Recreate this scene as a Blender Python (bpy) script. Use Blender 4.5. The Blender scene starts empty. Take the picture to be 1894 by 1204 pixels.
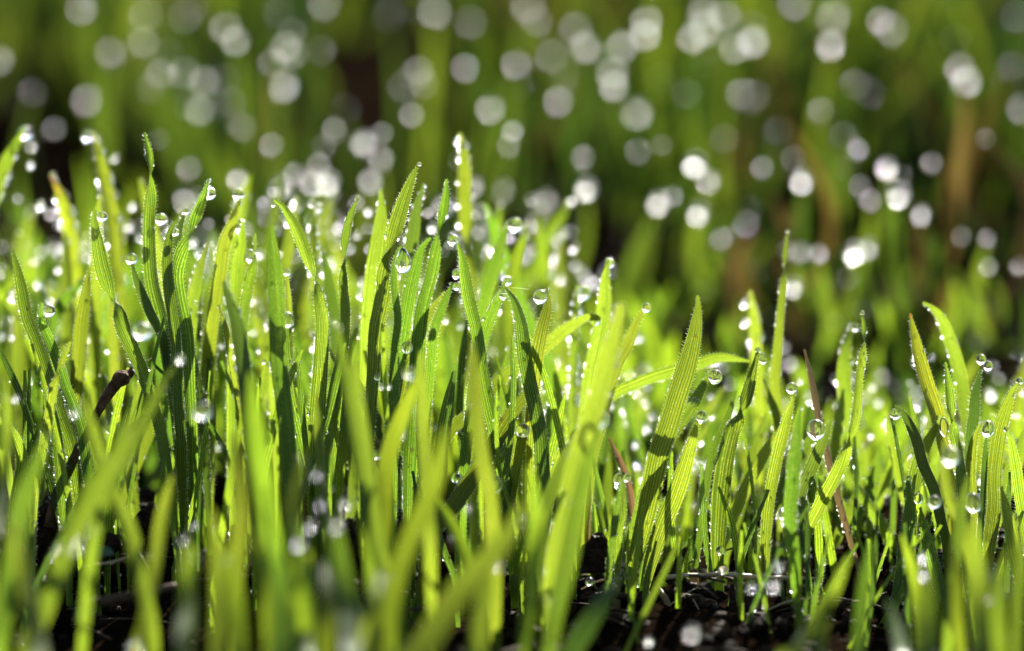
import bpy, math, random
import numpy as np
from mathutils import Vector, Matrix, noise as mnoise

random.seed(11)
RNG = np.random.default_rng(11)
SC = bpy.context.scene
COL = SC.collection

# ------------------------------------------------------------------ camera
FOCUS = 0.400                      # metres to the plane of sharp focus
FIELD = 0.111                      # width of the field at that plane (11 cm: a close-up)
PITCH = math.radians(13.0)
CAM = Vector((0.0, 0.0, 0.1173))
AX = Vector((0, math.cos(PITCH), -math.sin(PITCH)))
UP = Vector((0, math.sin(PITCH), math.cos(PITCH)))
MM = 0.001
PXMM = 1894 / (FIELD * 1000)       # photo pixels per millimetre in the focus plane

cd = bpy.data.cameras.new('camera')
cam = bpy.data.objects.new('camera', cd); COL.objects.link(cam)
cam.location = CAM
cam.rotation_euler = (math.pi / 2 - PITCH, 0, 0)
cd.sensor_width = 36.0
cd.lens = 36.0 * FOCUS / FIELD
cd.clip_start = 0.01
cd.clip_end = 500.0
cd.dof.use_dof = True
cd.dof.focus_distance = FOCUS
cd.dof.aperture_fstop = cd.lens / 12.2
cd.dof.aperture_blades = 9
cd.dof.aperture_rotation = 0.3
SC.camera = cam

# ------------------------------------------------------------------ sky and sun
SUN_AZ, SUN_EL = math.radians(17), math.radians(30)      # behind the grass, a little to the right
w = bpy.data.worlds.new('World'); SC.world = w; w.use_nodes = True
nt = w.node_tree; nt.nodes.clear()
sky = nt.nodes.new('ShaderNodeTexSky'); sky.sky_type = 'NISHITA'; sky.sun_disc = False
sky.sun_elevation = SUN_EL; sky.sun_rotation = SUN_AZ
bg = nt.nodes.new('ShaderNodeBackground'); bg.inputs['Strength'].default_value = 0.052
wo = nt.nodes.new('ShaderNodeOutputWorld')
nt.links.new(sky.outputs[0], bg.inputs[0]); nt.links.new(bg.outputs[0], wo.inputs[0])
sd = bpy.data.lights.new('sun', 'SUN'); sd.energy = 5.0; sd.angle = math.radians(0.55)
sd.color = (1.0, 0.975, 0.87)
sun = bpy.data.objects.new('sun', sd); COL.objects.link(sun)
to_sun = Vector((math.sin(SUN_AZ) * math.cos(SUN_EL), math.cos(SUN_AZ) * math.cos(SUN_EL), math.sin(SUN_EL)))
sun.rotation_euler = to_sun.to_track_quat('Z', 'Y').to_euler()
sun.location = to_sun * 3

SC.view_settings.view_transform = 'Standard'
SC.view_settings.look = 'None'
SC.view_settings.exposure = 2.15
SC.view_settings.gamma = 1.0
SC.view_settings.use_curve_mapping = False
cy = SC.cycles
cy.max_bounces = 12; cy.diffuse_bounces = 3; cy.glossy_bounces = 4; cy.transmission_bounces = 10; cy.transparent_max_bounces = 8
cy.sample_clamp_indirect = 1500.0
cy.sample_clamp_direct = 0.0
cy.caustics_refractive = True; cy.caustics_reflective = False
cy.use_adaptive_sampling = False
cy.use_denoising = True
try:
    cy.denoiser = 'OPENIMAGEDENOISE'; cy.denoising_prefilter = 'ACCURATE'; cy.denoising_input_passes = 'RGB_ALBEDO_NORMAL'
except Exception:
    pass

# ------------------------------------------------------------------ helpers
def at(px, py, dep):
    """photo pixel + depth (mm beyond the focus plane) -> point in the place"""
    D = FOCUS + dep * MM
    k = FIELD / 1894 * D / FOCUS
    return CAM + AX * D + Vector((1, 0, 0)) * ((px - 947) * k) + UP * ((602 - py) * k)

def px_of(P):
    q = Vector(P) - CAM
    D = q.dot(AX); k = FIELD / 1894 * D / FOCUS
    return 947 + q.x / k, 602 - q.dot(UP) / k, (D - FOCUS) / MM

def soil_h(x, y):
    h = 2.2 * math.sin(x * 61 + 1.3) * math.cos(y * 53 + .4) + 1.3 * math.sin(x * 143 + y * 97) + .6 * math.sin(x * 331 - y * 277)
    return h * MM - 0.002

def mesh_obj(name, verts, faces, mat, parent=None, uvs=None, smooth=True, cols=None):
    me = bpy.data.meshes.new(name)
    me.from_pydata([tuple(v) for v in verts], [], faces)
    if smooth:
        me.polygons.foreach_set('use_smooth', [True] * len(me.polygons))
    if uvs is not None:
        uv = me.uv_layers.new(name='UVMap')
        li = np.empty(len(me.loops), dtype=np.int32); me.loops.foreach_get('vertex_index', li)
        uv.data.foreach_set('uv', np.asarray(uvs, dtype=np.float32)[li].ravel())
    if cols is not None:
        ca = me.color_attributes.new('tint', 'FLOAT_COLOR', 'POINT')
        c = np.ones((len(verts), 4), dtype=np.float32); c[:, :3] = np.asarray(cols, dtype=np.float32)
        ca.data.foreach_set('color', c.ravel())
    me.materials.append(mat)
    o = bpy.data.objects.new(name, me); COL.objects.link(o)
    if parent is not None:
        o.parent = parent
        o.matrix_parent_inverse = parent.matrix_world.inverted() if False else Matrix.Translation(-Vector(parent.location))
    return o

def empty(name, loc):
    o = bpy.data.objects.new(name, None); COL.objects.link(o)
    o.location = loc; o.empty_display_size = 0.002
    return o

def tag(o, label=None, cat=None, group=None, kind=None):
    if label: o['label'] = label
    if cat: o['category'] = cat
    if group: o['group'] = group
    if kind: o['kind'] = kind
    return o

def catmull(P, n):
    """n points along a Catmull-Rom curve through rows of P (any dimension), even in arc length"""
    P = np.asarray(P, float)
    if len(P) == 2:
        P = np.vstack([P[0], P.mean(0), P[1]])
    Q = np.vstack([2 * P[0] - P[1], P, 2 * P[-1] - P[-2]])
    out = []
    for i in range(1, len(Q) - 2):
        p0, p1, p2, p3 = Q[i - 1], Q[i], Q[i + 1], Q[i + 2]
        for t in np.linspace(0, 1, 14, endpoint=False):
            out.append(.5 * ((2 * p1) + (-p0 + p2) * t + (2 * p0 - 5 * p1 + 4 * p2 - p3) * t * t + (-p0 + 3 * p1 - 3 * p2 + p3) * t ** 3))
    out.append(P[-1]); out = np.array(out)
    d = np.r_[0, np.cumsum(np.linalg.norm(np.diff(out[:, :3], axis=0), axis=1))]
    s = np.linspace(0, d[-1], n)
    return np.stack([np.interp(s, d, out[:, k]) for k in range(out.shape[1])], 1)

def unit(a):
    return a / np.maximum(np.linalg.norm(a, axis=-1, keepdims=True), 1e-12)

# ------------------------------------------------------------------ materials
def new_mat(name):
    m = bpy.data.materials.new(name); m.use_nodes = True
    t = m.node_tree; t.nodes.clear()
    return m, t, t.nodes.new('ShaderNodeOutputMaterial')

def N(t, kind, **kw):
    n = t.nodes.new(kind)
    for k, v in kw.items():
        setattr(n, k, v)
    return n

def math_node(t, op, a, b=None, c=None):
    n = t.nodes.new('ShaderNodeMath'); n.operation = op
    for i, v in enumerate((a, b, c)):
        if v is None: continue
        if isinstance(v, (int, float)): n.inputs[i].default_value = v
        else: t.links.new(v, n.inputs[i])
    return n.outputs[0]

def mix_col(t, fac, a, b, mode='MIX'):
    n = t.nodes.new('ShaderNodeMix'); n.data_type = 'RGBA'; n.blend_type = mode
    for i, v in ((0, fac), (6, a), (7, b)):
        if isinstance(v, (int, float)): n.inputs[i].default_value = v
        elif isinstance(v, tuple): n.inputs[i].default_value = (*v, 1)
        else: t.links.new(v, n.inputs[i])
    return n.outputs[2]

def leaf_mat(name, light, dark, refl, veins=7, fleck=0.5, trans=0.62, tint=False, brown=0.0, fine=True, rough=.42):
    """thin living leaf: translucent sheet with parallel veins, rows of pale cells and blotches"""
    m, t, out = new_mat(name)
    L = t.links.new
    uv = N(t, 'ShaderNodeUVMap'); uv.uv_map = 'UVMap'
    sep = N(t, 'ShaderNodeSeparateXYZ'); L(uv.outputs[0], sep.inputs[0])
    u, v = sep.outputs[0], sep.outputs[1]
    oi = N(t, 'ShaderNodeObjectInfo'); rnd = oi.outputs['Random']
    col_l, col_d = light, dark
    if fine:
        wob = N(t, 'ShaderNodeTexNoise'); wob.inputs['Scale'].default_value = 0.35; wob.noise_dimensions = '4D'
        L(uv.outputs[0], wob.inputs['Vector']); L(math_node(t, 'MULTIPLY', rnd, 40.0), wob.inputs['W'])
        uu = math_node(t, 'ADD', u, math_node(t, 'MULTIPLY', math_node(t, 'SUBTRACT', wob.outputs[0], .5), .05))
        vn = math_node(t, 'MULTIPLY', math_node(t, 'MULTIPLY_ADD', math_node(t, 'FRACT', math_node(t, 'MULTIPLY', rnd, 7.7)), .5, .75), veins * 2 * math.pi)
        c1 = N(t, 'ShaderNodeCombineXYZ'); L(math_node(t, 'MULTIPLY', u, 5.0), c1.inputs[0]); L(math_node(t, 'MULTIPLY', v, .03), c1.inputs[1]); L(math_node(t, 'MULTIPLY', rnd, 53.0), c1.inputs[2])
        n1 = N(t, 'ShaderNodeTexNoise'); n1.inputs['Scale'].default_value = 1.0; L(c1.outputs[0], n1.inputs['Vector'])
        uu = math_node(t, 'ADD', uu, math_node(t, 'MULTIPLY', math_node(t, 'SUBTRACT', n1.outputs[0], .5), .22))
        s = math_node(t, 'SINE', math_node(t, 'MULTIPLY', uu, vn))
        s = math_node(t, 'MULTIPLY_ADD', s, .5, .5)                       # 1 on the pale ribs
        rib = math_node(t, 'POWER', s, 1.6)
        # rows of pale flecks on the ribs: noise stretched in u
        cmb = N(t, 'ShaderNodeCombineXYZ')
        L(math_node(t, 'MULTIPLY', uu, veins * 2.0), cmb.inputs[0]); L(math_node(t, 'MULTIPLY', v, 3.4), cmb.inputs[1]); L(math_node(t, 'MULTIPLY', rnd, 77.0), cmb.inputs[2])
        fl = N(t, 'ShaderNodeTexNoise'); fl.inputs['Scale'].default_value = 1.5; fl.inputs['Detail'].default_value = 2.0
        L(cmb.outputs[0], fl.inputs['Vector'])
        flk = N(t, 'ShaderNodeMapRange'); flk.inputs[1].default_value = .55; flk.inputs[2].default_value = .72
        L(fl.outputs[0], flk.inputs[0])
        flecks = math_node(t, 'MULTIPLY', math_node(t, 'MULTIPLY', flk.outputs[0], rib), fleck)
        # broad mottling
        mo = N(t, 'ShaderNodeTexNoise'); mo.inputs['Scale'].default_value = .30; mo.inputs['Detail'].default_value = 4; mo.noise_dimensions = '4D'
        L(uv.outputs[0], mo.inputs['Vector']); L(math_node(t, 'MULTIPLY', rnd, 90.0), mo.inputs['W'])
        base = mix_col(t, rib, col_d, col_l)
        base = mix_col(t, math_node(t, 'MULTIPLY', mo.outputs[0], .45), base, tuple(c * .55 for c in dark))
        amp = math_node(t, 'SUBTRACT', .5, math_node(t, 'ABSOLUTE', math_node(t, 'SUBTRACT', u, .5)))
        midr = N(t, 'ShaderNodeMapRange'); midr.inputs[1].default_value = .47; midr.inputs[2].default_value = .5; L(amp, midr.inputs[0])
        base = mix_col(t, math_node(t, 'MULTIPLY', midr.outputs[0], .55), base, tuple(c * .8 for c in dark))
        vo = N(t, 'ShaderNodeTexVoronoi'); vo.inputs['Scale'].default_value = .42; vo.voronoi_dimensions = '4D'
        c2 = N(t, 'ShaderNodeCombineXYZ'); L(math_node(t, 'MULTIPLY', u, 2.0), c2.inputs[0]); L(math_node(t, 'MULTIPLY', v, .8), c2.inputs[1])
        L(c2.outputs[0], vo.inputs['Vector']); L(math_node(t, 'MULTIPLY', rnd, 61.0), vo.inputs['W'])
        sp = N(t, 'ShaderNodeMapRange'); sp.inputs[1].default_value = .13; sp.inputs[2].default_value = .06; L(vo.outputs['Distance'], sp.inputs[0])
        base = mix_col(t, math_node(t, 'MULTIPLY', sp.outputs[0], .75), base, (.07, .05, .012))
        base = mix_col(t, flecks, base, (.75, .72, .18))
        height = math_node(t, 'ADD', s, math_node(t, 'MULTIPLY', fl.outputs[0], .5))
    else:
        mo = N(t, 'ShaderNodeTexNoise'); mo.inputs['Scale'].default_value = .30
        L(uv.outputs[0], mo.inputs['Vector'])
        base = mix_col(t, mo.outputs[0], col_d, col_l)
        height = None
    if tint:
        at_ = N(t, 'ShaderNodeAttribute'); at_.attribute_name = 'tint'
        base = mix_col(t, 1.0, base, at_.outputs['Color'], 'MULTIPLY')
    else:
        hs = N(t, 'ShaderNodeHueSaturation')
        L(math_node(t, 'MULTIPLY_ADD', rnd, .030, .483), hs.inputs['Hue'])
        L(math_node(t, 'MULTIPLY_ADD', math_node(t, 'FRACT', math_node(t, 'MULTIPLY', rnd, 17.3)), .48, .66), hs.inputs['Value'])
        L(base, hs.inputs['Color']); base = hs.outputs[0]
    if brown > 0:                                       # withered tip (v runs from the tip down, millimetres)
        bn = N(t, 'ShaderNodeTexNoise'); bn.inputs['Scale'].default_value = .9; L(uv.outputs[0], bn.inputs['Vector'])
        mr = N(t, 'ShaderNodeMapRange'); mr.inputs[1].default_value = brown; mr.inputs[2].default_value = 0.0
        L(math_node(t, 'MULTIPLY_ADD', bn.outputs[0], brown * .8, math_node(t, 'SUBTRACT', v, brown * .4)), mr.inputs[0])
        base = mix_col(t, mr.outputs[0], base, (.24, .10, .025))
    pr = N(t, 'ShaderNodeBsdfPrincipled')
    L(mix_col(t, 1.0, base, refl, 'MULTIPLY'), pr.inputs['Base Color'])
    pr.inputs['Roughness'].default_value = rough; pr.inputs['IOR'].default_value = 1.42
    tr = N(t, 'ShaderNodeBsdfTranslucent'); L(base, tr.inputs['Color'])
    if height is not None:
        bp = N(t, 'ShaderNodeBump'); bp.inputs['Strength'].default_value = .35; bp.inputs['Distance'].default_value = .00012
        L(height, bp.inputs['Height']); L(bp.outputs[0], pr.inputs['Normal']); L(bp.outputs[0], tr.inputs['Normal'])
    mx = N(t, 'ShaderNodeMixShader'); mx.inputs[0].default_value = trans
    L(pr.outputs[0], mx.inputs[1]); L(tr.outputs[0], mx.inputs[2]); L(mx.outputs[0], out.inputs['Surface'])
    return m

REF = (.55, .65, .75)
M = {}
M['lime'] = leaf_mat('leaf_lime', (.285, .350, .018), (.102, .175, .008), REF, veins=7)
M['green'] = leaf_mat('leaf_green', (.195, .285, .014), (.060, .132, .006), REF, veins=7, fleck=.5)
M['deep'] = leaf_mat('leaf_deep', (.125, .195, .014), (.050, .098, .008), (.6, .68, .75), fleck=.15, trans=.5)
M['browntip'] = leaf_mat('leaf_browntip', (.32, .34, .014), (.13, .18, .006), REF, brown=.8)
M['rusttip'] = leaf_mat('leaf_rusttip', (.32, .34, .014), (.13, .18, .006), REF, brown=3.0)
M['dry'] = leaf_mat('leaf_dry', (.34, .21, .085), (.18, .105, .04), (.7, .65, .6), fleck=.1, trans=.40)
M['far'] = leaf_mat('leaf_far', (.15, .21, .016), (.06, .115, .006), REF, tint=True, fine=False)
M['thin'] = leaf_mat('leaf_thin', (.17, .235, .014), (.06, .12, .006), REF, veins=4, tint=True)
M['mid'] = leaf_mat('leaf_mid', (.25, .335, .016), (.13, .215, .008), REF, fine=False)

def plain_mat(name, c1, c2, scale, rough=.7, bump=.0, dist=.0003, spec=.4, trans=0):
    m, t, out = new_mat(name); L = t.links.new
    tc = N(t, 'ShaderNodeTexCoord')
    n1 = N(t, 'ShaderNodeTexNoise'); n1.inputs['Scale'].default_value = scale; n1.inputs['Detail'].default_value = 6; n1.inputs['Roughness'].default_value = .65
    L(tc.outputs['Object'], n1.inputs['Vector'])
    mr = N(t, 'ShaderNodeMapRange'); mr.inputs[1].default_value = .33; mr.inputs[2].default_value = .68; L(n1.outputs[0], mr.inputs[0])
    base = mix_col(t, mr.outputs[0], c1, c2)
    pr = N(t, 'ShaderNodeBsdfPrincipled'); L(base, pr.inputs['Base Color'])
    pr.inputs['Roughness'].default_value = rough; pr.inputs['Specular IOR Level'].default_value = spec
    if bump:
        bp = N(t, 'ShaderNodeBump'); bp.inputs['Strength'].default_value = bump; bp.inputs['Distance'].default_value = dist
        n2 = N(t, 'ShaderNodeTexNoise'); n2.inputs['Scale'].default_value = scale * 2.7; n2.inputs['Detail'].default_value = 5
        L(tc.outputs['Object'], n2.inputs['Vector']); L(n2.outputs[0], bp.inputs['Height']); L(bp.outputs[0], pr.inputs['Normal'])
    if trans:
        tr = N(t, 'ShaderNodeBsdfTranslucent'); L(base, tr.inputs['Color'])
        mx = N(t, 'ShaderNodeMixShader'); mx.inputs[0].default_value = trans
        L(pr.outputs[0], mx.inputs[1]); L(tr.outputs[0], mx.inputs[2]); L(mx.outputs[0], out.inputs['Surface'])
    else:
        L(pr.outputs[0], out.inputs['Surface'])
    return m

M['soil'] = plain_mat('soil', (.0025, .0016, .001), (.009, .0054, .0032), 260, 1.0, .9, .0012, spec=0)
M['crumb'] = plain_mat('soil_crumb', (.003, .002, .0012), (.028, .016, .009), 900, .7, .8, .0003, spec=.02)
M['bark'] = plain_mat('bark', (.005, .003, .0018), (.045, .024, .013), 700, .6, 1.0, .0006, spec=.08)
M['twig'] = plain_mat('twig', (.03, .016, .007), (.16, .085, .04), 900, .75, 1.0, .0008, spec=.08)
M['straw'] = plain_mat('straw', (.34, .24, .12), (.52, .42, .25), 500, .45, .4, .0002, trans=.25)
M['darkstraw'] = plain_mat('dark_straw', (.02, .012, .006), (.10, .06, .034), 600, .7, .4, .0002, spec=.08)
M['redleaf'] = plain_mat('red_leaf', (.14, .02, .008), (.25, .08, .02), 500, .5, .4, .0002, trans=.4)
M['stem'] = plain_mat('stem_green', (.22, .32, .03), (.32, .40, .08), 400, .45, .2, .0001, trans=.8)
M['stempale'] = plain_mat('stem_pale', (.36, .22, .12), (.38, .34, .16), 400, .45, .2, .0001, trans=.75)
M['stembrown'] = plain_mat('stem_brown', (.13, .07, .025), (.23, .15, .06), 400, .45, .2, .0001, trans=.45)
M['hair'] = plain_mat('leaf_hair', (.72, .76, .62), (.80, .82, .70), 400, .3, trans=.5)
M['clover'] = plain_mat('clover_leaf', (.03, .07, .03), (.06, .12, .05), 300, .5, .3, .0002, trans=.3)

def dew_mat(name, rough, edge=0.0):
    m, t, out = new_mat(name)
    g = N(t, 'ShaderNodeBsdfGlass'); g.inputs['IOR'].default_value = 1.333; g.inputs['Roughness'].default_value = rough
    g.inputs['Color'].default_value = (1, 1, 1, 1)
    t.links.new(g.outputs[0], out.inputs['Surface'])
    return m
M['dew'] = dew_mat('dew_clear', 0.08)
M['dewsoft'] = dew_mat('dew_soft', 0.25)
M['dewfar'] = dew_mat('dew_far', 0.29)
M['bead'] = dew_mat('dew_bead', 0.2)

# ------------------------------------------------------------------ the ground
gx = np.r_[-30, -12, -5, -2, -1, np.linspace(-.45, .45, 150), 1, 2, 5, 12, 30]
gy = np.r_[-30, -8, -2, -.5, np.linspace(.12, 1.35, 200), 2, 4, 9, 20, 40]
gv = [(x, y, soil_h(x, y) + (mnoise.fractal((x * 90, y * 90, 0), .8, 2.0, 4) * .0014 if abs(x) < .5 and .1 < y < 1.4 else 0)) for y in gy for x in gx]
nx = len(gx)
gf = [(j * nx + i, j * nx + i + 1, (j + 1) * nx + i + 1, (j + 1) * nx + i) for j in range(len(gy) - 1) for i in range(nx - 1)]
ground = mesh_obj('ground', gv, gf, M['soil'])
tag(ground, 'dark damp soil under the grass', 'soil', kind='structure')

# ------------------------------------------------------------------ grass shoots
BEADS = []          # (point, radius) for the fine dew that edges the leaves
SHOOTS = []
LOOSE = dict(v=[], f=[], u=[], c=[])

def sweep_leaf(C, wid, phi, curl, ncross, skew=0.0):
    """C: n x 3 centre line tip->base, wid: widths, phi: roll; returns verts, faces, uvs, frames"""
    n = len(C)
    T = unit(np.gradient(C, axis=0))
    cv = unit(np.array(CAM)[None, :] - C)
    N0 = unit(cv - (cv * T).sum(1, keepdims=True) * T)
    S0 = np.cross(T, N0)
    c, s = np.cos(phi)[:, None], np.sin(phi)[:, None]
    S = S0 * c + N0 * s
    Nn = -S0 * s + N0 * c
    us = np.linspace(-1, 1, ncross)
    V = np.empty((n, ncross, 3)); UV = np.empty((n, ncross, 2))
    d = np.r_[0, np.cumsum(np.linalg.norm(np.diff(C, axis=0), axis=1))] / MM
    for j, u in enumerate(us):
        lift = curl * (abs(u) ** 1.4 - .45)
        V[:, j] = C + (wid[:, None] / 2) * (u * S + lift[:, None] * Nn if hasattr(lift, 'shape') and lift.shape else u * S + lift * Nn)
        UV[:, j, 0] = (u + 1) / 2; UV[:, j, 1] = d
    F = []
    for i in range(n - 1):
        for j in range(ncross - 1):
            a = i * ncross + j
            F.append((a, a + 1, a + ncross + 1, a + ncross))
    return V.reshape(-1, 3), F, UV.reshape(-1, 2), (T, S, Nn, V)

def tube(C, rad, k=7, jitter=0.0, rng=None):
    n = len(C); C = np.asarray(C, float)
    T = unit(np.gradient(C, axis=0))
    ref = np.array([0.31, .2, .93]); A = unit(np.cross(T, ref)); B = np.cross(T, A)
    V = []
    for i in range(n):
        for j in range(k):
            a = 2 * math.pi * j / k
            r = rad[i] * (1 + (jitter * (rng.random() - .5) if jitter else 0))
            V.append(C[i] + r * (math.cos(a) * A[i] + math.sin(a) * B[i]))
    F = [(i * k + j, i * k + (j + 1) % k, (i + 1) * k + (j + 1) % k, (i + 1) * k + j) for i in range(n - 1) for j in range(k)]
    F.append(tuple(range(k - 1, -1, -1))); F.append(tuple((n - 1) * k + j for j in range(k)))
    return V, F

def hair_mesh(V, T, S, n0, n1, rng, step=.34):
    """bristles along both margins"""
    hv, hf = [], []
    for side in (0, -1):
        E = V[:, side]
        sg = -1 if side == 0 else 1
        d = np.r_[0, np.cumsum(np.linalg.norm(np.diff(E, axis=0), axis=1))] / MM
        s = n0
        while s < min(n1, d[-1] - 1):
            p = np.array([np.interp(s, d, E[:, k]) for k in range(3)])
            i = min(int(np.searchsorted(d, s)), len(E) - 1)
            out = unit(S[i] * sg - T[i] * (.35 + .5 * rng.random()) + rng.normal(0, .35, 3))
            ln = (.16 + .26 * rng.random()) * MM; r = .020 * MM
            a = unit(np.cross(out, T[i])) * r; b = np.cross(out, unit(a)) * r
            base = p - out * .02 * MM
            k = len(hv)
            hv += [base + a, base - .5 * a + .87 * b, base - .5 * a - .87 * b, p + out * ln]
            hf += [(k, k + 1, k + 3), (k + 1, k + 2, k + 3), (k + 2, k, k + 3)]
            s += step * (.5 + rng.random())
    return hv, hf

def shoot(pts, wpx, dep=(0, 0), mat='lime', tw=(), phi=None, sharp=True, label=None, cls='sharp', tipblunt=.16,
          curl=None, loose=False, hairs=True, beads=1.0, stem='stem', to_ground=True, wlow=None, name='grass_shoot', bulge=None, group=None, fine=True):
    """pts: pixels tip -> base; dep: depth offset (mm) at base and at tip"""
    rng = np.random.default_rng(int(abs(pts[0][0] * 131 + pts[0][1] * 17 + wpx)))
    dpb, dpt = dep
    L = np.r_[0, np.cumsum([math.dist(pts[i][:2], pts[i + 1][:2]) for i in range(len(pts) - 1)])]
    bul = rng.normal(0, 1.2) if bulge is None else bulge
    W = [at(p[0], p[1], dpt + (dpb - dpt) * L[i] / L[-1] + bul * math.sin(math.pi * L[i] / L[-1])) for i, p in enumerate(pts)]
    P = [np.array(q) for q in W]
    # carry the blade on down to the soil
    last = P[-1]; tdir = unit(P[-1] - P[-2])
    gz = soil_h(last[0], last[1])
    hgt = last[2] - gz
    if to_ground and hgt > .0015:
        slope = np.clip(tdir[:2] / max(-tdir[2], .25), -1.2, 1.2)
        foot = np.array([last[0] + slope[0] * hgt * .45, last[1] + slope[1] * hgt * .3, 0])
        foot[2] = soil_h(foot[0], foot[1]) - .0045
        midp = last + tdir * hgt * .35
        midp[2] = max(midp[2], gz + hgt * .35)
        midp[:2] = midp[:2] * .6 + (last[:2] + foot[:2]) * .5 * .4
        P = P + [midp, foot]
    C = catmull(P, 260)
    d = np.r_[0, np.cumsum(np.linalg.norm(np.diff(C, axis=0), axis=1))]
    total = d[-1]
    # leaf down to a few mm above the soil, then the pale sheath
    above = C[:, 2] - np.array([soil_h(c[0], c[1]) for c in C])
    idx = np.where(above < (.0015 if not loose else -.003))[0]
    cut = idx[0] if len(idx) and to_ground else len(C) - 1
    cut = max(cut, 40)
    if pts[-1][1] > 1195 and dpb < -20: beads = min(beads, .05)
    nl = 44 if sharp else 22
    nc = 7 if sharp else 5
    sl = np.linspace(0, d[cut], nl)
    if True:   # more rows at the tip
        sl = d[cut] * (np.linspace(0, 1, nl) ** 1.25)
    CL = np.stack([np.interp(sl, d, C[:, k]) for k in range(3)], 1)
    ph0 = rng.uniform(-.6, .6) if phi is None else phi
    mmw = .92 * wpx / PXMM * MM * (1 + (dpb + dpt) / 2 * MM / FOCUS)
    full = mmw / max(.55, math.cos(ph0)) if not tw else mmw
    low = full if wlow is None else full * wlow / wpx
    s01 = sl / d[cut]
    tiplen = max(full * 4.2, .0045)
    prof = np.sin(np.clip(sl / tiplen, 0, 1) * math.pi / 2) ** .72
    prof = np.maximum(prof, tipblunt * np.clip(sl / (full * .12), .12, 1))
    base_n = 1 - .45 * np.clip((s01 - .62) / .38, 0, 1) ** 1.3
    wid = (full + (low - full) * np.clip((s01 - .25) / .3, 0, 1)) * prof * base_n
    wid = np.maximum(wid, .00035)
    ph = np.full(nl, ph0) + rng.uniform(-.35, .35) * s01
    for q in tw:                       # half twists at given fraction of the traced length
        qq = q * L[-1] / PXMM * MM / d[cut]
        x = np.clip((s01 - qq + .08) / .16, 0, 1)
        ph += math.pi * (x * x * (3 - 2 * x)) * (1 if ph0 >= 0 else -1)
        wid *= 1 - .15 * np.exp(-((s01 - qq) / .06) ** 2)
    cu = curl if curl is not None else (rng.uniform(.35, .5) if tw else rng.uniform(.10, .42)) * rng.choice([-1, 1])
    V, F, UV, fr = sweep_leaf(CL, wid, ph, cu, nc)
    if loose:
        k = len(LOOSE['v']); LOOSE['v'].extend(V); LOOSE['f'].extend([tuple(a + k for a in f) for f in F]); LOOSE['u'].extend(UV)
        LOOSE['c'].extend([rng.choice([(1.8, 1.7, 1.0), (1.4, 1.4, 1.0), (.9, 1.0, 1.0), (.5, .6, .8)])] * len(V))
        for _ in range(int(beads * d[cut] / MM * 2.2)):
            i = int(rng.beta(2, 1.2) * (nl - 1)); BEADS.append((fr[3][i, rng.choice([0, -1])], (.06 + .2 * rng.random() ** 4) * MM))
        return None
    root = empty(name, tuple(C[-1]))
    lf = mesh_obj('leaf_blade', V, F, M[mat], root, UV)
    if to_ground and cut < len(C) - 4:
        SCn = catmull(C[max(cut - 14, 0):, :], 8)
        r0 = max(wid[-1] * .42, .00035)
        sv, sf = tube(SCn, np.linspace(r0 * .9, max(.00055, r0 * .75), 8), 7)
        mesh_obj('stem', sv, sf, M[stem], root)
    T, S, Nn, VV = fr
    if hairs and sharp:
        hv, hf = hair_mesh(VV, T, S, .4, d[cut] / MM * .85, rng)
        if hf:
            tag(mesh_obj('leaf_hairs', hv, hf, M['hair'], root, smooth=False), kind='stuff')
    if beads > 0:
        nb = int(beads * d[cut] / MM * 3.4)
        cen = rng.random(7)
        for _ in range(nb):
            q = rng.beta(2.2, 1.2) if abs(dpb) < 12 else rng.beta(1.3, 1.6)
            if rng.random() < .5: q = float(np.clip(rng.choice(cen) + rng.normal(0, .04), .02, .98))
            i = min(int(q * (nl - 1)), nl - 1)
            side = rng.choice([0, -1]) if rng.random() < .8 else rng.integers(0, nc)
            p = VV[i, side] + (VV[min(i + 1, nl - 1), side] - VV[i, side]) * rng.random() + Nn[i] * rng.normal(0, .00003)
            BEADS.append((p, ((.035 + .21 * rng.random() ** 4) if sharp else (.06 + (.48 if dpb > 20 else .24) * rng.random() ** 4)) * MM))
    x0, y0, _ = px_of(P[0])
    SHOOTS.append(dict(o=root, x=pts[0][0], y=pts[0][1], label=label, cls=cls, dep=dep))
    tag(root, label, 'grass', group)
    return root, CL

# ---- traced shoots: tip -> base pixels, width, depth(base, tip)
def S(label, pts, wpx, dep=(0, 0), mat='lime', **k):
    return shoot(pts, wpx, dep, mat, label=label, **k)

# --- the cluster by the left side
S('tall slim grass blade with a narrow twisted waist, left of the dark-tipped pair', [(267,245),(275,282),(278,336),(279,367),(276,423),(280,514),(296,583),(312,650),(330,760),(338,860)], 27, (3, 4), 'green', tw=(.145,), wlow=34)
S('broad ribbed blade with a drop behind its hooded tip, above the twig', [(176,387),(174,409),(185,479),(200,535),(213,563),(230,611),(265,690),(296,790),(311,870)], 34, (-2, 0), 'lime', tw=(.36,), wlow=24, tipblunt=.3)
S('ribbed blade leaning to the upper right with a large clear drop at its tip', [(387,331),(377,364),(356,423),(337,465),(326,505),(330,545),(345,620),(350,720)], 32, (2, 1), 'green', tw=(.30,), wlow=25)
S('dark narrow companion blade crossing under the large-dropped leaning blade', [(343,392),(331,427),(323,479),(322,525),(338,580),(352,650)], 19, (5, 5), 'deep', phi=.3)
S('thin arched blade with a small drop under its hooked tip', [(326,408),(316,424),(311,455),(309,496),(314,549),(324,618),(330,740)], 22, (-1, 0), 'green')
S('narrow pointed blade nearest the left edge, curving outward', [(23,463),(31,493),(42,542),(52,590),(66,625),(88,690),(110,760)], 25, (0, -2), 'green')
S('short blade with a round drop on its dark glowing tip, near the left edge', [(78,560),(75,577),(82,608),(100,650),(122,715),(150,790),(158,850)], 21, (-3, -2), 'green', tipblunt=.4)
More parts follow.
